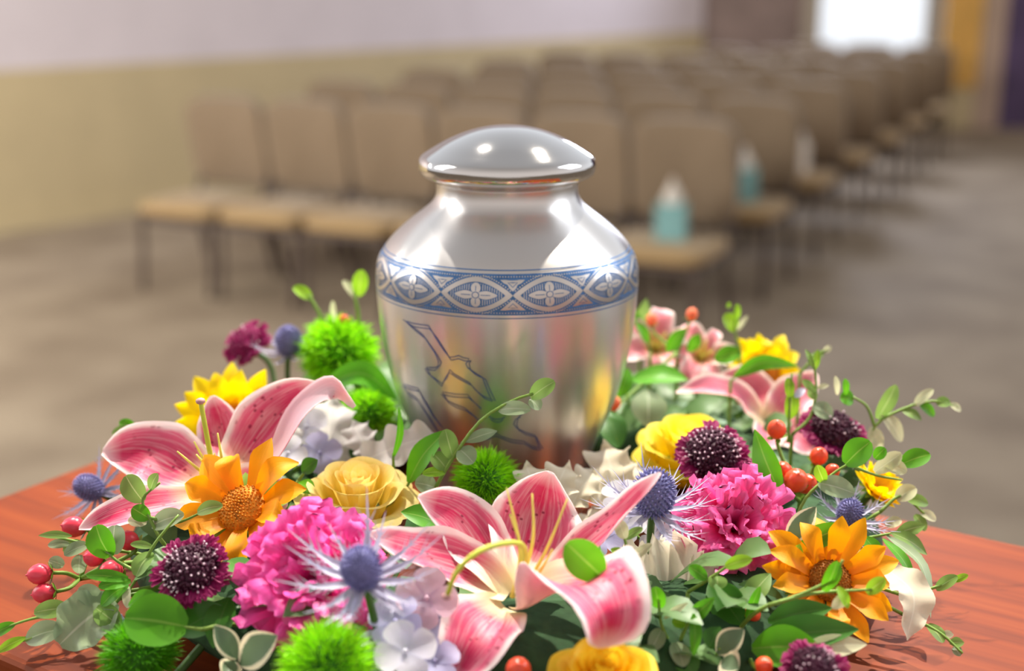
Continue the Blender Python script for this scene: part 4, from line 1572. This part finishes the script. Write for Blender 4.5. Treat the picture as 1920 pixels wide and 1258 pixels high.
# --- berries
hypericum('pink berry sprig at the left edge over the table', [
    (140, 988, -0.15, 20, (-0.7, -0.4, 0.3)), (242, 1014, -0.165, 19, (-0.4, -0.5, 0.6)), (76, 1076, -0.175, 20, (-0.8, -0.4, 0.1)), (84, 1112, -0.18, 19, (-0.9, -0.3, 0.0)),
    (176, 1046, -0.175, 17, (-0.6, -0.5, 0.4)), (210, 1070, -0.185, 20, (-0.5, -0.6, 0.3))], (150, 1085, -0.16), 'berrypk')
hypericum('coral berry sprig at the right between the scabiosas', [
    (1456, 806, -0.085, 18, (-0.1, -0.5, 0.8)), (1535, 856, -0.10, 17, (0.1, -0.5, 0.8)), (1468, 884, -0.11, 18, (-0.3, -0.5, 0.7)), (1492, 902, -0.125, 23, (0.0, -0.6, 0.7)),
    (1560, 884, -0.11, 14, (0.3, -0.5, 0.7)), (1512, 908, -0.115, 19, (0.3, -0.5, 0.6))], (1500, 940, -0.10))
hypericum('coral berries half hidden at the right bottom among green leaves', [
    (1410, 1152, -0.225, 17, (-0.3, -0.6, 0.6)), (1432, 1248, -0.275, 17, (0.2, -0.6, 0.6)), (972, 1256, -0.290, 24, (0.0, -0.6, 0.7))], (1400, 1225, -0.235))
hypericum('single coral berry at the back left on the green dianthus', [(645, 604, 0.08, 13, (0.2, -0.5, 0.8))], (640, 640, 0.08))
hypericum('pale peach berries standing up at the back right', [
    (1297, 590, 0.10, 11, (0.2, -0.2, 1)), (1222, 600, 0.11, 11, (0.0, -0.2, 1)), (1150, 757, 0.04, 14, (0.2, -0.5, 0.8))], (1270, 660, 0.09), 'bud')

# --- hydrangeas
FRN = (0.0, -0.75, 0.65)
hydrangea('lavender hydrangea florets below the sea holly at the front', [
    (800, 1122, -0.262, 60, (0.0, -0.8, 0.6), 'hydpk'), (742, 1165, -0.270, 55, (-0.2, -0.7, 0.7), 'hyd'), (760, 1222, -0.285, 60, (0.1, -0.7, 0.7), 'hydwh'), (835, 1170, -0.255, 52, (0.2, -0.7, 0.6), 'hyd'),
    (700, 1230, -0.270, 48, (-0.1, -0.8, 0.6), 'hyd'), (815, 1240, -0.280, 50, (0.1, -0.6, 0.8), 'hyd')], (770, 1190, -0.235))
hydrangea('pale blue hydrangea florets under the hot pink carnation', [
    (1290, 1010, -0.150, 52, (-0.1, -0.7, 0.7), 'hyd'), (1240, 1010, -0.155, 44, (-0.1, -0.7, 0.7), 'hydwh'), (1320, 1055, -0.165, 50, (0.1, -0.8, 0.6), 'hyd'), (1170, 985, -0.150, 42, (0, -0.6, 0.8), 'hydwh'),
    (1170, 935, -0.12, 46, (0, -0.5, 0.85), 'hydwh'), (1130, 1010, -0.16, 40, (0, -0.6, 0.8), 'hyd')], (1260, 1030, -0.13))
hydrangea('white lavender hydrangea florets left of the urn behind the lily', [
    (575, 800, -0.03, 42, (0.0, -0.8, 0.5), 'hydwh'), (600, 850, -0.05, 42, (0.1, -0.7, 0.6), 'hyd'), (540, 850, -0.06, 38, (0, -0.7, 0.7), 'hydwh')], (575, 860, -0.03))

# --- dusty miller
DU = dict(ruf=0.22, rf=3.0, nu=8, nv=26, shape='dusty', cup=0.2)
sprig('dusty_miller', 'silvery lobed dusty miller leaf left of the urn below the dianthus', 'dusty miller', [[(600, 905, -0.05), (612, 850, -0.03)]], [(612, 880, -0.04, 622, 738, 0.0, 62, 'dusty', dict(DU, N=(0.1, -0.95, 0.3)))], 'stem')
sprig('dusty_miller', 'grey dusty miller leaf lying against the urn foot, left side', 'dusty miller', [[(700, 880, -0.07), (720, 850, -0.06)]], [(680, 865, -0.07, 830, 815, -0.075, 42, 'dusty', dict(DU, N=(0.1, -0.7, 0.7))), (690, 850, -0.05, 660, 790, -0.03, 34, 'dusty', dict(DU, N=(0.1, -0.9, 0.4)))], 'stem')
sprig('dusty_miller', 'cream dusty miller leaf right of the urn foot', 'dusty miller', [[(1160, 930, -0.08), (1150, 890, -0.06)]], [(1160, 925, -0.08, 1130, 832, -0.04, 55, 'dustycream', dict(DU, N=(0.0, -0.85, 0.5))), (1150, 930, -0.09, 1085, 905, -0.085, 40, 'dustycream', dict(DU, N=(0.1, -0.7, 0.7))), (1165, 930, -0.08, 1195, 870, -0.05, 42, 'dustycream', dict(DU, N=(-0.2, -0.8, 0.6)))], 'stem')
sprig('dusty_miller', 'pale dusty miller leaves added at the urn foot to lighten its reflection', 'dusty miller', [[(1010, 960, -0.12), (1020, 930, -0.11)]], [  # added leaves, there to turn the low reflection in the urn pale
    (1010, 955, -0.12, 985, 868, -0.098, 40, 'dustycream', dict(DU, N=(0.1, -0.7, 0.7))), (1030, 955, -0.12, 1065, 868, -0.092, 44, 'dustycream', dict(DU, N=(-0.1, -0.7, 0.7))), (1070, 950, -0.11, 1120, 880, -0.08, 40, 'dustycream', dict(DU, N=(-0.1, -0.6, 0.8)))], 'stem')
sprig('dusty_miller', 'large wavy grey dusty miller leaf below the hot pink carnation', 'dusty miller', [[(1260, 1210, -0.2), (1250, 1170, -0.2)]], [(1262, 1205, -0.205, 1222, 1012, -0.175, 92, 'dustycream', dict(shape='fan', N=(-0.1, -0.95, 0.3), notch=0.22, rf=2.3, nu=24, nv=14, cup=0.1, ph=0.6)), (1285, 1190, -0.205, 1345, 1060, -0.185, 66, 'dustycream', dict(shape='fan', N=(0.1, -0.95, 0.3), notch=0.22, rf=2.0, nu=20, nv=14, cup=0.1, ph=2.0))], 'stem')
hydrangea('cream hydrangea florets added around the front of the urn foot for a pale reflection', [  # added florets facing up, so the urn mirrors cream instead of table wood
    (860, 975, -0.100, 40, (-0.1, 0.1, 1), 'cream'), (915, 985, -0.104, 44, (-0.1, 0.1, 1), 'cream'), (975, 990, -0.104, 46, (0.0, 0.1, 1), 'cream'), (1035, 990, -0.104, 46, (0.0, 0.1, 1), 'cream'), (1095, 982, -0.100, 44, (0.1, 0.1, 1), 'cream'),
    (1140, 965, -0.085, 40, (0.1, 0.1, 1), 'cream'), (945, 1015, -0.125, 46, (0, 0.0, 1), 'cream'), (1010, 1020, -0.128, 46, (0, 0.0, 1), 'cream'), (1075, 1015, -0.125, 46, (0, 0, 1), 'cream')], (1000, 1035, -0.13))
sprig('dusty_miller', 'pale dusty miller leaf drooping onto the table at the right', 'dusty miller', [[(1600, 1090, -0.17), (1660, 1070, -0.18)]], [(1655, 1060, -0.18, 1700, 1200, -0.215, 40, 'dustycream', dict(shape='leaf', ruf=0.12, rf=4.0, nu=8, nv=24, N=(0.3, -0.8, 0.4), mid=(1712, 1115, -0.2)))], 'stem')
sprig('dusty_miller', 'beige ruffled leaf at the left front over the table edge', 'dusty miller', [[(235, 1110, -0.2), (200, 1150, -0.2)]], [(215, 1125, -0.2, 112, 1208, -0.215, 54, 'eucgrey', dict(shape='round', ruf=0.12, rf=3.0, nu=8, nv=20, N=(-0.1, -0.8, 0.6)))], 'stem')  # darker leaf material here, the shade on this leaf put into its colour

# --- leaves and eucalyptus
LF = dict(shape='leaf')
sprig('ruscus_leaf', 'curved bright green leaf left of the urn over the dianthus', 'leaf', [[(600, 730, 0.03), (615, 715, 0.03)]], [(606, 722, 0.03, 745, 750, 0.02, 24, 'leaf', dict(LF, mid=(680, 700, 0.025), N=(0, -0.8, 0.6)))])
sprig('ruscus_leaf', 'narrow upright green blade in front of the urn, left', 'leaf', [[(738, 880, -0.1), (737, 850, -0.1)]], [(736, 862, -0.1, 748, 762, -0.1, 9, 'leaf', dict(LF, N=(0.7, -0.7, 0.1)))])
sprig('ruscus_leaf', 'broad green pointed leaf between the peach rose and urn', 'leaf', [[(755, 925, -0.11), (770, 900, -0.11)]], [(765, 905, -0.11, 838, 806, -0.115, 26, 'leaf', dict(LF, N=(-0.5, -0.7, 0.5)))])
sprig('ruscus_leaf', 'short green leaf tucked right of the peach rose', 'leaf', [[(790, 1010, -0.15), (785, 990, -0.16)]], [(830, 985, -0.165, 752, 960, -0.17, 24, 'leaf', dict(LF, N=(0, -0.6, 0.8))), (790, 960, -0.15, 780, 1030, -0.17, 28, 'leafdk', dict(LF, N=(0.2, -0.8, 0.6)))])
sprig('eucalyptus_sprig', 'eucalyptus sprig crossing the front of the urn', 'eucalyptus', [[(800, 945, -0.125), (845, 865, -0.125), (900, 790, -0.125), (960, 752, -0.125), (1000, 738, -0.125)]], [
    (995, 745, -0.125, 1040, 715, -0.125, 18, 'euc'), (935, 768, -0.125, 995, 768, -0.13, 15, 'eucgrey'), (995, 748, -0.125, 1012, 768, -0.13, 13, 'eucgrey'), (872, 828, -0.125, 932, 808, -0.12, 12, 'eucgrey', dict(shape='leaf')),
    (850, 860, -0.125, 835, 805, -0.12, 18, 'euc'), (862, 842, -0.125, 888, 868, -0.13, 20, 'eucgrey'), (838, 880, -0.125, 812, 850, -0.12, 18, 'euc'), (835, 885, -0.125, 792, 888, -0.13, 10, 'euclime'), (818, 915, -0.125, 778, 905, -0.13, 20, 'eucgrey')], sr=0.0012)
sprig('eucalyptus_sprig', 'two-leaved green shoot standing up at the back left', 'eucalyptus', [[(622, 640, 0.085), (600, 590, 0.085), (578, 552, 0.085)]], [(584, 560, 0.085, 550, 538, 0.085, 12, 'euclime')], sr=0.002)
sprig('eucalyptus_sprig', 'upright green shoot at the back left beside the urn band', 'eucalyptus', [[(676, 640, 0.085), (670, 580, 0.085), (664, 550, 0.085)]], [(672, 555, 0.085, 678, 506, 0.085, 15, 'euclime'), (668, 560, 0.085, 643, 526, 0.085, 9, 'eucpale'), (625, 610, 0.08, 624, 564, 0.08, 6, 'eucpale')], sr=0.002)
sprig('eucalyptus_sprig', 'small leafy sprig behind the left lily tip', 'eucalyptus', [[(300, 830, -0.05), (262, 812, -0.05), (245, 800, -0.05)]], [(255, 805, -0.05, 224, 790, -0.05, 11, 'leaf'), (262, 812, -0.05, 290, 795, -0.045, 12, 'leaf'), (255, 808, -0.055, 210, 812, -0.055, 12, 'euc'), (250, 820, -0.05, 215, 832, -0.05, 9, 'eucgrey')])
sprig('eucalyptus_sprig', 'round-leaved eucalyptus sprig before the left lily petals', 'eucalyptus', [[(300, 1010, -0.175), (280, 970, -0.17), (268, 935, -0.165), (300, 905, -0.165)], [(280, 970, -0.17), (330, 980, -0.17), (390, 955, -0.17)]], [
    (268, 940, -0.165, 236, 892, -0.16, 23, 'euc'), (282, 918, -0.165, 296, 888, -0.165, 12, 'euc'), (280, 972, -0.17, 248, 952, -0.17, 16, 'leaf'), (285, 985, -0.17, 345, 965, -0.175, 20, 'eucgrey'), (370, 960, -0.17, 418, 948, -0.175, 14, 'euc'), (275, 980, -0.17, 240, 975, -0.17, 12, 'eucpale')])
sprig('eucalyptus_sprig', 'bright round-leaved eucalyptus sprig over the pink berries at left', 'eucalyptus', [[(262, 1075, -0.195), (225, 1055, -0.19), (205, 1040, -0.19)], [(262, 1075, -0.195), (290, 1020, -0.19), (335, 965, -0.18)], [(262, 1075, -0.195), (240, 1110, -0.2)]], [
    (207, 1044, -0.19, 180, 985, -0.185, 29, 'leaf', dict(N=(-0.3, -0.8, 0.5))), (215, 1040, -0.19, 215, 985, -0.18, 25, 'eucgrey'), (285, 1025, -0.19, 245, 1020, -0.19, 8, 'euc'), (255, 1080, -0.2, 285, 1035, -0.19, 20, 'euc'), (240, 1095, -0.2, 190, 1135, -0.205, 17, 'leaf'),
    (240, 1085, -0.2, 162, 1078, -0.2, 12, 'leaf'), (245, 1090, -0.2, 185, 1100, -0.205, 13, 'leaf'), (240, 1100, -0.2, 240, 1140, -0.21, 9, 'eucpale'), (190, 1128, -0.2, 146, 1105, -0.2, 20, 'eucgrey')])
sprig('eucalyptus_sprig', 'grey-green leafy sprig at the left above the table shadow', 'eucalyptus', [[(185, 1030, -0.165), (140, 1015, -0.165), (95, 1005, -0.165)]], [
    (135, 1005, -0.165, 72, 1004, -0.165, 8, 'euc', dict(shape='leaf')), (130, 1020, -0.165, 90, 1022, -0.165, 9, 'eucgrey'), (160, 1025, -0.165, 118, 1030, -0.165, 15, 'euc'), (165, 1020, -0.165, 120, 1040, -0.17, 13, 'eucgrey'), (150, 1040, -0.17, 148, 1075, -0.17, 14, 'eucgrey'), (120, 1060, -0.17, 92, 1050, -0.17, 12, 'eucgrey')])
sprig('eucalyptus_sprig', 'eucalyptus sprig reaching out at the lower left corner', 'eucalyptus', [[(190, 1135, -0.2), (120, 1150, -0.2), (60, 1160, -0.2), (0, 1180, -0.2)], [(190, 1135, -0.2), (110, 1180, -0.21), (30, 1205, -0.21)]], [
    (128, 1140, -0.2, 64, 1148, -0.2, 18, 'euc'), (118, 1178, -0.21, 48, 1200, -0.21, 23, 'eucgrey'), (28, 1170, -0.2, -20, 1195, -0.2, 12, 'leaf'), (48, 1195, -0.21, -10, 1225, -0.215, 10, 'euclime', dict(shape='leaf')), (180, 1140, -0.205, 225, 1175, -0.21, 22, 'euc'), (200, 1140, -0.205, 210, 1200, -0.21, 18, 'euc')])
sprig('salal_leaf', 'broad glossy green leaf at the left front under the scabiosa', 'leaf', [[(380, 1180, -0.25), (345, 1175, -0.25)]], [(350, 1175, -0.25, 234, 1158, -0.25, 50, 'leaf', dict(shape='round', N=(0.05, -0.75, 0.65)))])
sprig('salal_leaf', 'dark green leaves below the left scabiosa and carnation', 'leaf', [[(400, 1150, -0.235), (380, 1190, -0.24)]], [(420, 1140, -0.235, 330, 1190, -0.24, 34, 'leafdk', LF), (430, 1120, -0.23, 400, 1215, -0.25, 30, 'leafdk', LF), (300, 1120, -0.23, 240, 1135, -0.225, 20, 'leaf', LF), (430, 1050, -0.2, 470, 1090, -0.22, 24, 'leafdk', LF)])
sprig('pittosporum_sprig', 'cream-edged leaves under the pink carnation at the bottom left', 'variegated leaf', [[(440, 1230, -0.26), (430, 1210, -0.265)]], [(445, 1235, -0.265, 402, 1172, -0.265, 22, 'varieg', LF), (450, 1245, -0.27, 520, 1192, -0.275, 34, 'varieg', LF), (440, 1240, -0.265, 420, 1270, -0.28, 22, 'varieg', LF)])
sprig('pittosporum_sprig', 'cream-edged grey leaves below the peach rose', 'variegated leaf', [[(610, 1010, -0.18), (615, 985, -0.18)]], [(612, 1000, -0.18, 585, 945, -0.175, 18, 'varieg', LF), (618, 1000, -0.18, 640, 950, -0.18, 26, 'varieg', LF)])
sprig('salal_leaf', 'small green leaf pair beside the left end of the peach rose', 'leaf', [[(560, 900, -0.11), (575, 880, -0.11)]], [(566, 885, -0.11, 596, 862, -0.11, 16, 'leafdk', LF), (560, 905, -0.12, 590, 925, -0.13, 16, 'leaf', LF)])
sprig('ruscus_leaf', 'rounded green leaf overlapping the centre lily on the right', 'leaf', [[(1120, 1090, -0.265), (1115, 1070, -0.265)]], [(1128, 1080, -0.265, 1062, 1018, -0.265, 36, 'leaf', dict(shape='round', N=(-0.2, -0.8, 0.5)))])
sprig('eucalyptus_sprig', 'yellow-green sprig with small leaves right of the centre lily', 'eucalyptus', [[(1195, 1180, -0.225), (1190, 1100, -0.225), (1178, 1040, -0.22), (1165, 985, -0.215)]], [
    (1180, 1045, -0.22, 1145, 1030, -0.22, 9, 'euclime'), (1182, 1050, -0.22, 1222, 1020, -0.22, 9, 'eucpale'), (1172, 1010, -0.22, 1160, 975, -0.215, 13, 'eucpale'), (1188, 1085, -0.225, 1150, 1110, -0.225, 18, 'eucgrey'), (1190, 1090, -0.225, 1215, 1100, -0.23, 16, 'eucpale'), (1195, 1140, -0.225, 1160, 1180, -0.23, 22, 'euc'), (1172, 1010, -0.215, 1205, 990, -0.215, 9, 'euc')])
sprig('eucalyptus_sprig', 'tangle of green sprigs at the bottom right of the centre lily', 'eucalyptus', [[(1265, 1225, -0.25), (1240, 1170, -0.25), (1235, 1120, -0.25)], [(1265, 1225, -0.25), (1300, 1150, -0.25), (1330, 1130, -0.25)], [(1265, 1225, -0.25), (1200, 1225, -0.26), (1160, 1215, -0.265)]], [
    (1238, 1140, -0.25, 1228, 1100, -0.25, 16, 'leaf'), (1290, 1170, -0.25, 1340, 1120, -0.25, 15, 'leaf', LF), (1300, 1150, -0.255, 1300, 1232, -0.265, 13, 'leaf', LF), (1285, 1170, -0.255, 1260, 1165, -0.255, 12, 'euclime'), (1240, 1180, -0.25, 1220, 1220, -0.26, 16, 'eucgrey'),
    (1265, 1205, -0.255, 1282, 1250, -0.265, 20, 'eucgrey'), (1195, 1225, -0.26, 1160, 1180, -0.265, 22, 'eucpale'), (1245, 1160, -0.25, 1290, 1130, -0.25, 7, 'eucpale', LF), (1270, 1215, -0.255, 1300, 1265, -0.265, 26, 'leafdk'), (1180, 1222, -0.265, 1150, 1250, -0.27, 18, 'eucpale')])
sprig('eucalyptus_sprig', 'twig with small leaves crossing below the hot pink carnation', 'eucalyptus', [[(1290, 1110, -0.225), (1330, 1085, -0.23), (1380, 1050, -0.235)]], [(1360, 1062, -0.235, 1410, 1048, -0.24, 13, 'euclime'), (1325, 1085, -0.23, 1292, 1062, -0.225, 13, 'leaf'), (1345, 1080, -0.23, 1345, 1105, -0.235, 18, 'euc')])
sprig('ruscus_leaf', 'long green strap leaf between the coral berries and carnation', 'leaf', [[(1455, 930, -0.13), (1455, 915, -0.13)]], [(1462, 925, -0.13, 1415, 805, -0.1, 27, 'leaf', dict(shape='leaf', N=(-0.3, -0.9, 0.2), twist=0.6))])
sprig('eucalyptus_sprig', 'tall upright leafy shoot at the back right', 'eucalyptus', [[(1485, 815, -0.05), (1520, 780, -0.045), (1530, 720, -0.04), (1522, 665, -0.04)], [(1478, 830, -0.05), (1480, 770, -0.045), (1485, 700, -0.04)]], [
    (1480, 785, -0.045, 1484, 735, -0.04, 15, 'euclime'), (1480, 745, -0.045, 1478, 708, -0.04, 10, 'euclime'), (1528, 735, -0.045, 1505, 712, -0.04, 8, 'euc'), (1525, 760, -0.045, 1560, 782, -0.05, 17, 'eucgrey'), (1530, 728, -0.04, 1555, 722, -0.04, 5, 'eucpale', LF), (1524, 690, -0.04, 1510, 655, -0.035, 7, 'euc', LF),
    (1527, 695, -0.04, 1533, 655, -0.035, 7, 'euclime', LF), (1490, 745, -0.045, 1510, 728, -0.04, 8, 'bractpale', LF), (1530, 750, -0.045, 1515, 730, -0.04, 9, 'euc', LF)])
sprig('eucalyptus_sprig', 'long eucalyptus branch reaching out to the right over the floor', 'eucalyptus', [[(1620, 870, -0.06), (1640, 800, -0.055), (1690, 768, -0.05), (1750, 752, -0.05), (1795, 764, -0.05)], [(1640, 800, -0.055), (1625, 762, -0.05), (1600, 745, -0.05)]], [
    (1645, 785, -0.05, 1680, 722, -0.05, 15, 'euc'), (1715, 760, -0.05, 1750, 730, -0.05, 10, 'eucpale'), (1755, 755, -0.05, 1782, 755, -0.05, 11, 'euc'), (1780, 758, -0.05, 1802, 770, -0.05, 8, 'eucpale'), (1725, 758, -0.05, 1752, 780, -0.05, 11, 'leaf'), (1690, 768, -0.05, 1728, 788, -0.055, 11, 'euc', LF),
    (1655, 775, -0.05, 1690, 828, -0.055, 16, 'eucpale'), (1635, 800, -0.055, 1650, 845, -0.06, 14, 'eucpale'), (1600, 750, -0.05, 1575, 745, -0.05, 16, 'leaf'), (1586, 740, -0.05, 1584, 710, -0.05, 7, 'leaf'), (1570, 740, -0.05, 1566, 705, -0.05, 6, 'eucpale')])
sprig('eucalyptus_sprig', 'big round green leaf and grey leaf over the coral berries', 'eucalyptus', [[(1480, 1010, -0.14), (1510, 935, -0.135), (1560, 890, -0.13), (1590, 870, -0.13)], [(1590, 870, -0.13), (1640, 890, -0.125), (1690, 900, -0.12)]], [
    (1585, 870, -0.13, 1632, 828, -0.13, 26, 'leaf'), (1535, 905, -0.135, 1602, 925, -0.14, 21, 'eucgrey'), (1545, 905, -0.135, 1532, 872, -0.135, 12, 'euclime'), (1640, 885, -0.12, 1690, 850, -0.12, 16, 'eucpale'), (1690, 870, -0.12, 1744, 852, -0.12, 19, 'leaf'), (1660, 870, -0.12, 1700, 885, -0.125, 15, 'eucpale'), (1640, 860, -0.12, 1660, 840, -0.12, 12, 'leaf')])
sprig('eucalyptus_sprig', 'pale leafy sprig at the right above the table edge', 'eucalyptus', [[(1650, 960, -0.12), (1690, 930, -0.115), (1735, 965, -0.115)]], [
    (1680, 935, -0.115, 1718, 915, -0.115, 16, 'eucpale'), (1700, 935, -0.115, 1740, 945, -0.115, 12, 'euc'), (1725, 960, -0.115, 1755, 975, -0.115, 10, 'eucpale'), (1690, 975, -0.12, 1660, 985, -0.12, 11, 'eucpale'), (1715, 965, -0.115, 1735, 995, -0.12, 11, 'euc')])
sprig('willow_sprig', 'long drooping grey-green leaves hanging over the table at right', 'leaf', [[(1620, 1010, -0.15), (1670, 1000, -0.15)]], [
    (1660, 1002, -0.15, 1745, 1158, -0.19, 16, 'eucgrey', dict(shape='leaf', mid=(1728, 1060, -0.165), N=(0.6, -0.6, 0.5))), (1670, 998, -0.145, 1738, 1040, -0.15, 17, 'euc', dict(shape='leaf', N=(0.4, -0.6, 0.6))), (1655, 1010, -0.16, 1715, 1092, -0.18, 14, 'leaf', dict(shape='leaf', N=(0.4, -0.6, 0.6))),
    (1680, 1000, -0.14, 1735, 985, -0.14, 14, 'euc', LF), (1620, 1005, -0.16, 1655, 1055, -0.17, 15, 'leaf', LF)])
sprig('eucalyptus_sprig', 'sprig of thin stems over the right orange sunflower', 'eucalyptus', [[(1440, 1135, -0.25), (1500, 1115, -0.25), (1560, 1085, -0.25), (1580, 1050, -0.25)], [(1440, 1135, -0.25), (1530, 1112, -0.25), (1640, 1105, -0.245)]], [
    (1545, 1108, -0.25, 1570, 1052, -0.25, 16, 'leaf'), (1625, 1112, -0.245, 1660, 1085, -0.245, 14, 'euclime'), (1590, 1115, -0.25, 1560, 1140, -0.255, 12, 'eucpale'), (1570, 1100, -0.25, 1590, 1140, -0.255, 11, 'euclime')])
sprig('salal_leaf', 'large dark green leaves at the bottom right below the orange sunflower', 'leaf', [[(1380, 1200, -0.23), (1420, 1190, -0.235)]], [
    (1390, 1170, -0.235, 1330, 1090, -0.21, 34, 'leafdk', LF), (1420, 1200, -0.24, 1610, 1180, -0.25, 34, 'leafdk', LF), (1410, 1215, -0.25, 1540, 1215, -0.26, 40, 'leaf', LF), (1440, 1165, -0.235, 1560, 1140, -0.24, 26, 'leafdk', LF), (1500, 1220, -0.255, 1625, 1208, -0.25, 22, 'eucpale', LF), (1400, 1130, -0.225, 1445, 1075, -0.215, 22, 'euc', LF), (1400, 1160, -0.235, 1425, 1100, -0.235, 9, 'leaf')])
sprig('ruscus_leaf', 'pointed green leaves between the hot pink carnation and orange sunflower', 'leaf', [[(1470, 1050, -0.19), (1490, 1030, -0.19)]], [
    (1480, 1030, -0.19, 1590, 985, -0.19, 22, 'leaf', LF), (1475, 1020, -0.19, 1530, 950, -0.185, 22, 'varieg', LF), (1475, 1045, -0.19, 1490, 990, -0.18, 18, 'leaf', LF), (1480, 1060, -0.2, 1500, 1020, -0.2, 14, 'euclime', LF)])
sprig('pittosporum_sprig', 'cream-edged dark leaves at the bottom right corner of the wreath', 'variegated leaf', [[(1340, 1235, -0.255), (1350, 1215, -0.26)]], [(1345, 1225, -0.26, 1395, 1180, -0.26, 24, 'varieg', LF), (1355, 1235, -0.265, 1385, 1255, -0.275, 26, 'varieg', LF), (1330, 1215, -0.255, 1350, 1175, -0.25, 22, 'leafdk', LF)])
sprig('eucalyptus_sprig', 'small sprig lying on the table at the right with its shadow', 'eucalyptus', [[(1690, 1150, -0.195), (1760, 1185, -0.205), (1805, 1225, -0.215)]], [
    (1740, 1170, -0.2, 1768, 1205, -0.21, 15, 'euc'), (1765, 1190, -0.205, 1788, 1190, -0.205, 8, 'eucpale', LF), (1780, 1205, -0.21, 1808, 1205, -0.21, 10, 'euc', LF), (1790, 1212, -0.21, 1800, 1230, -0.215, 9, 'eucgrey')])
sprig('eucalyptus_sprig', 'small leaf shoot floating over the table at the far right', 'eucalyptus', [[(1690, 1115, -0.19), (1740, 1105, -0.19), (1800, 1085, -0.19)]], [(1755, 1105, -0.19, 1795, 1080, -0.19, 12, 'euc'), (1785, 1090, -0.19, 1815, 1078, -0.19, 7, 'euclime')])
sprig('ruscus_leaf', 'green leaf curving over the back right sunflower', 'leaf', [[(1370, 715, 0.03), (1378, 708, 0.03)]], [(1376, 706, 0.03, 1496, 686, 0.035, 15, 'leaf', dict(shape='leaf', mid=(1430, 680, 0.03), N=(0, -0.9, 0.5)))])
sprig('eucalyptus_sprig', 'curled lime shoot at the back left of the yellow sunflower', 'eucalyptus', [[(1388, 660, 0.08), (1378, 620, 0.08), (1380, 575, 0.08)]], [(1378, 620, 0.08, 1358, 590, 0.08, 16, 'euclime'), (1380, 600, 0.08, 1382, 570, 0.08, 7, 'euclime'), (1382, 620, 0.08, 1402, 592, 0.08, 5, 'eucpale'), (1388, 660, 0.08, 1340, 675, 0.08, 18, 'leaf'), (1370, 575, 0.08, 1362, 571, 0.08, 6, 'euclime')])
sprig('ruscus_leaf', 'pair of green pointed leaves above the pink alstroemeria', 'leaf', [[(1220, 660, 0.09), (1214, 640, 0.09)]], [(1216, 645, 0.09, 1190, 602, 0.09, 11, 'leaf', LF), (1250, 660, 0.09, 1285, 615, 0.09, 13, 'leaf', LF), (1290, 660, 0.09, 1312, 625, 0.09, 12, 'leaf', LF)])
sprig('ruscus_leaf', 'large green leaf with white sheen at the right of the urn', 'leaf', [[(1170, 720, 0.06), (1180, 715, 0.06)]], [(1182, 712, 0.06, 1290, 712, 0.04, 26, 'leaf', dict(shape='leaf', N=(0, -0.5, 0.85))), (1160, 745, 0.05, 1178, 690, 0.06, 18, 'leaf', LF), (1160, 840, 0.0, 1140, 770, 0.03, 26, 'leafdk', LF), (1215, 800, 0.02, 1215, 730, 0.04, 34, 'eucgrey', LF)])
sprig('ruscus_leaf', 'hazy green blades behind the urn on the right', 'leaf', [[(1200, 640, 0.12), (1204, 610, 0.12)]], [(1203, 620, 0.12, 1212, 560, 0.12, 12, 'euc', LF), (1196, 640, 0.12, 1194, 580, 0.12, 8, 'leaf', LF)])
sprig('eucalyptus_sprig', 'white-tipped green twig at the far back right', 'eucalyptus', [[(1500, 700, 0.02), (1530, 668, 0.02), (1552, 655, 0.02)]], [(1520, 675, 0.02, 1545, 660, 0.02, 8, 'euc'), (1545, 660, 0.02, 1558, 650, 0.02, 6, 'eucpale')])
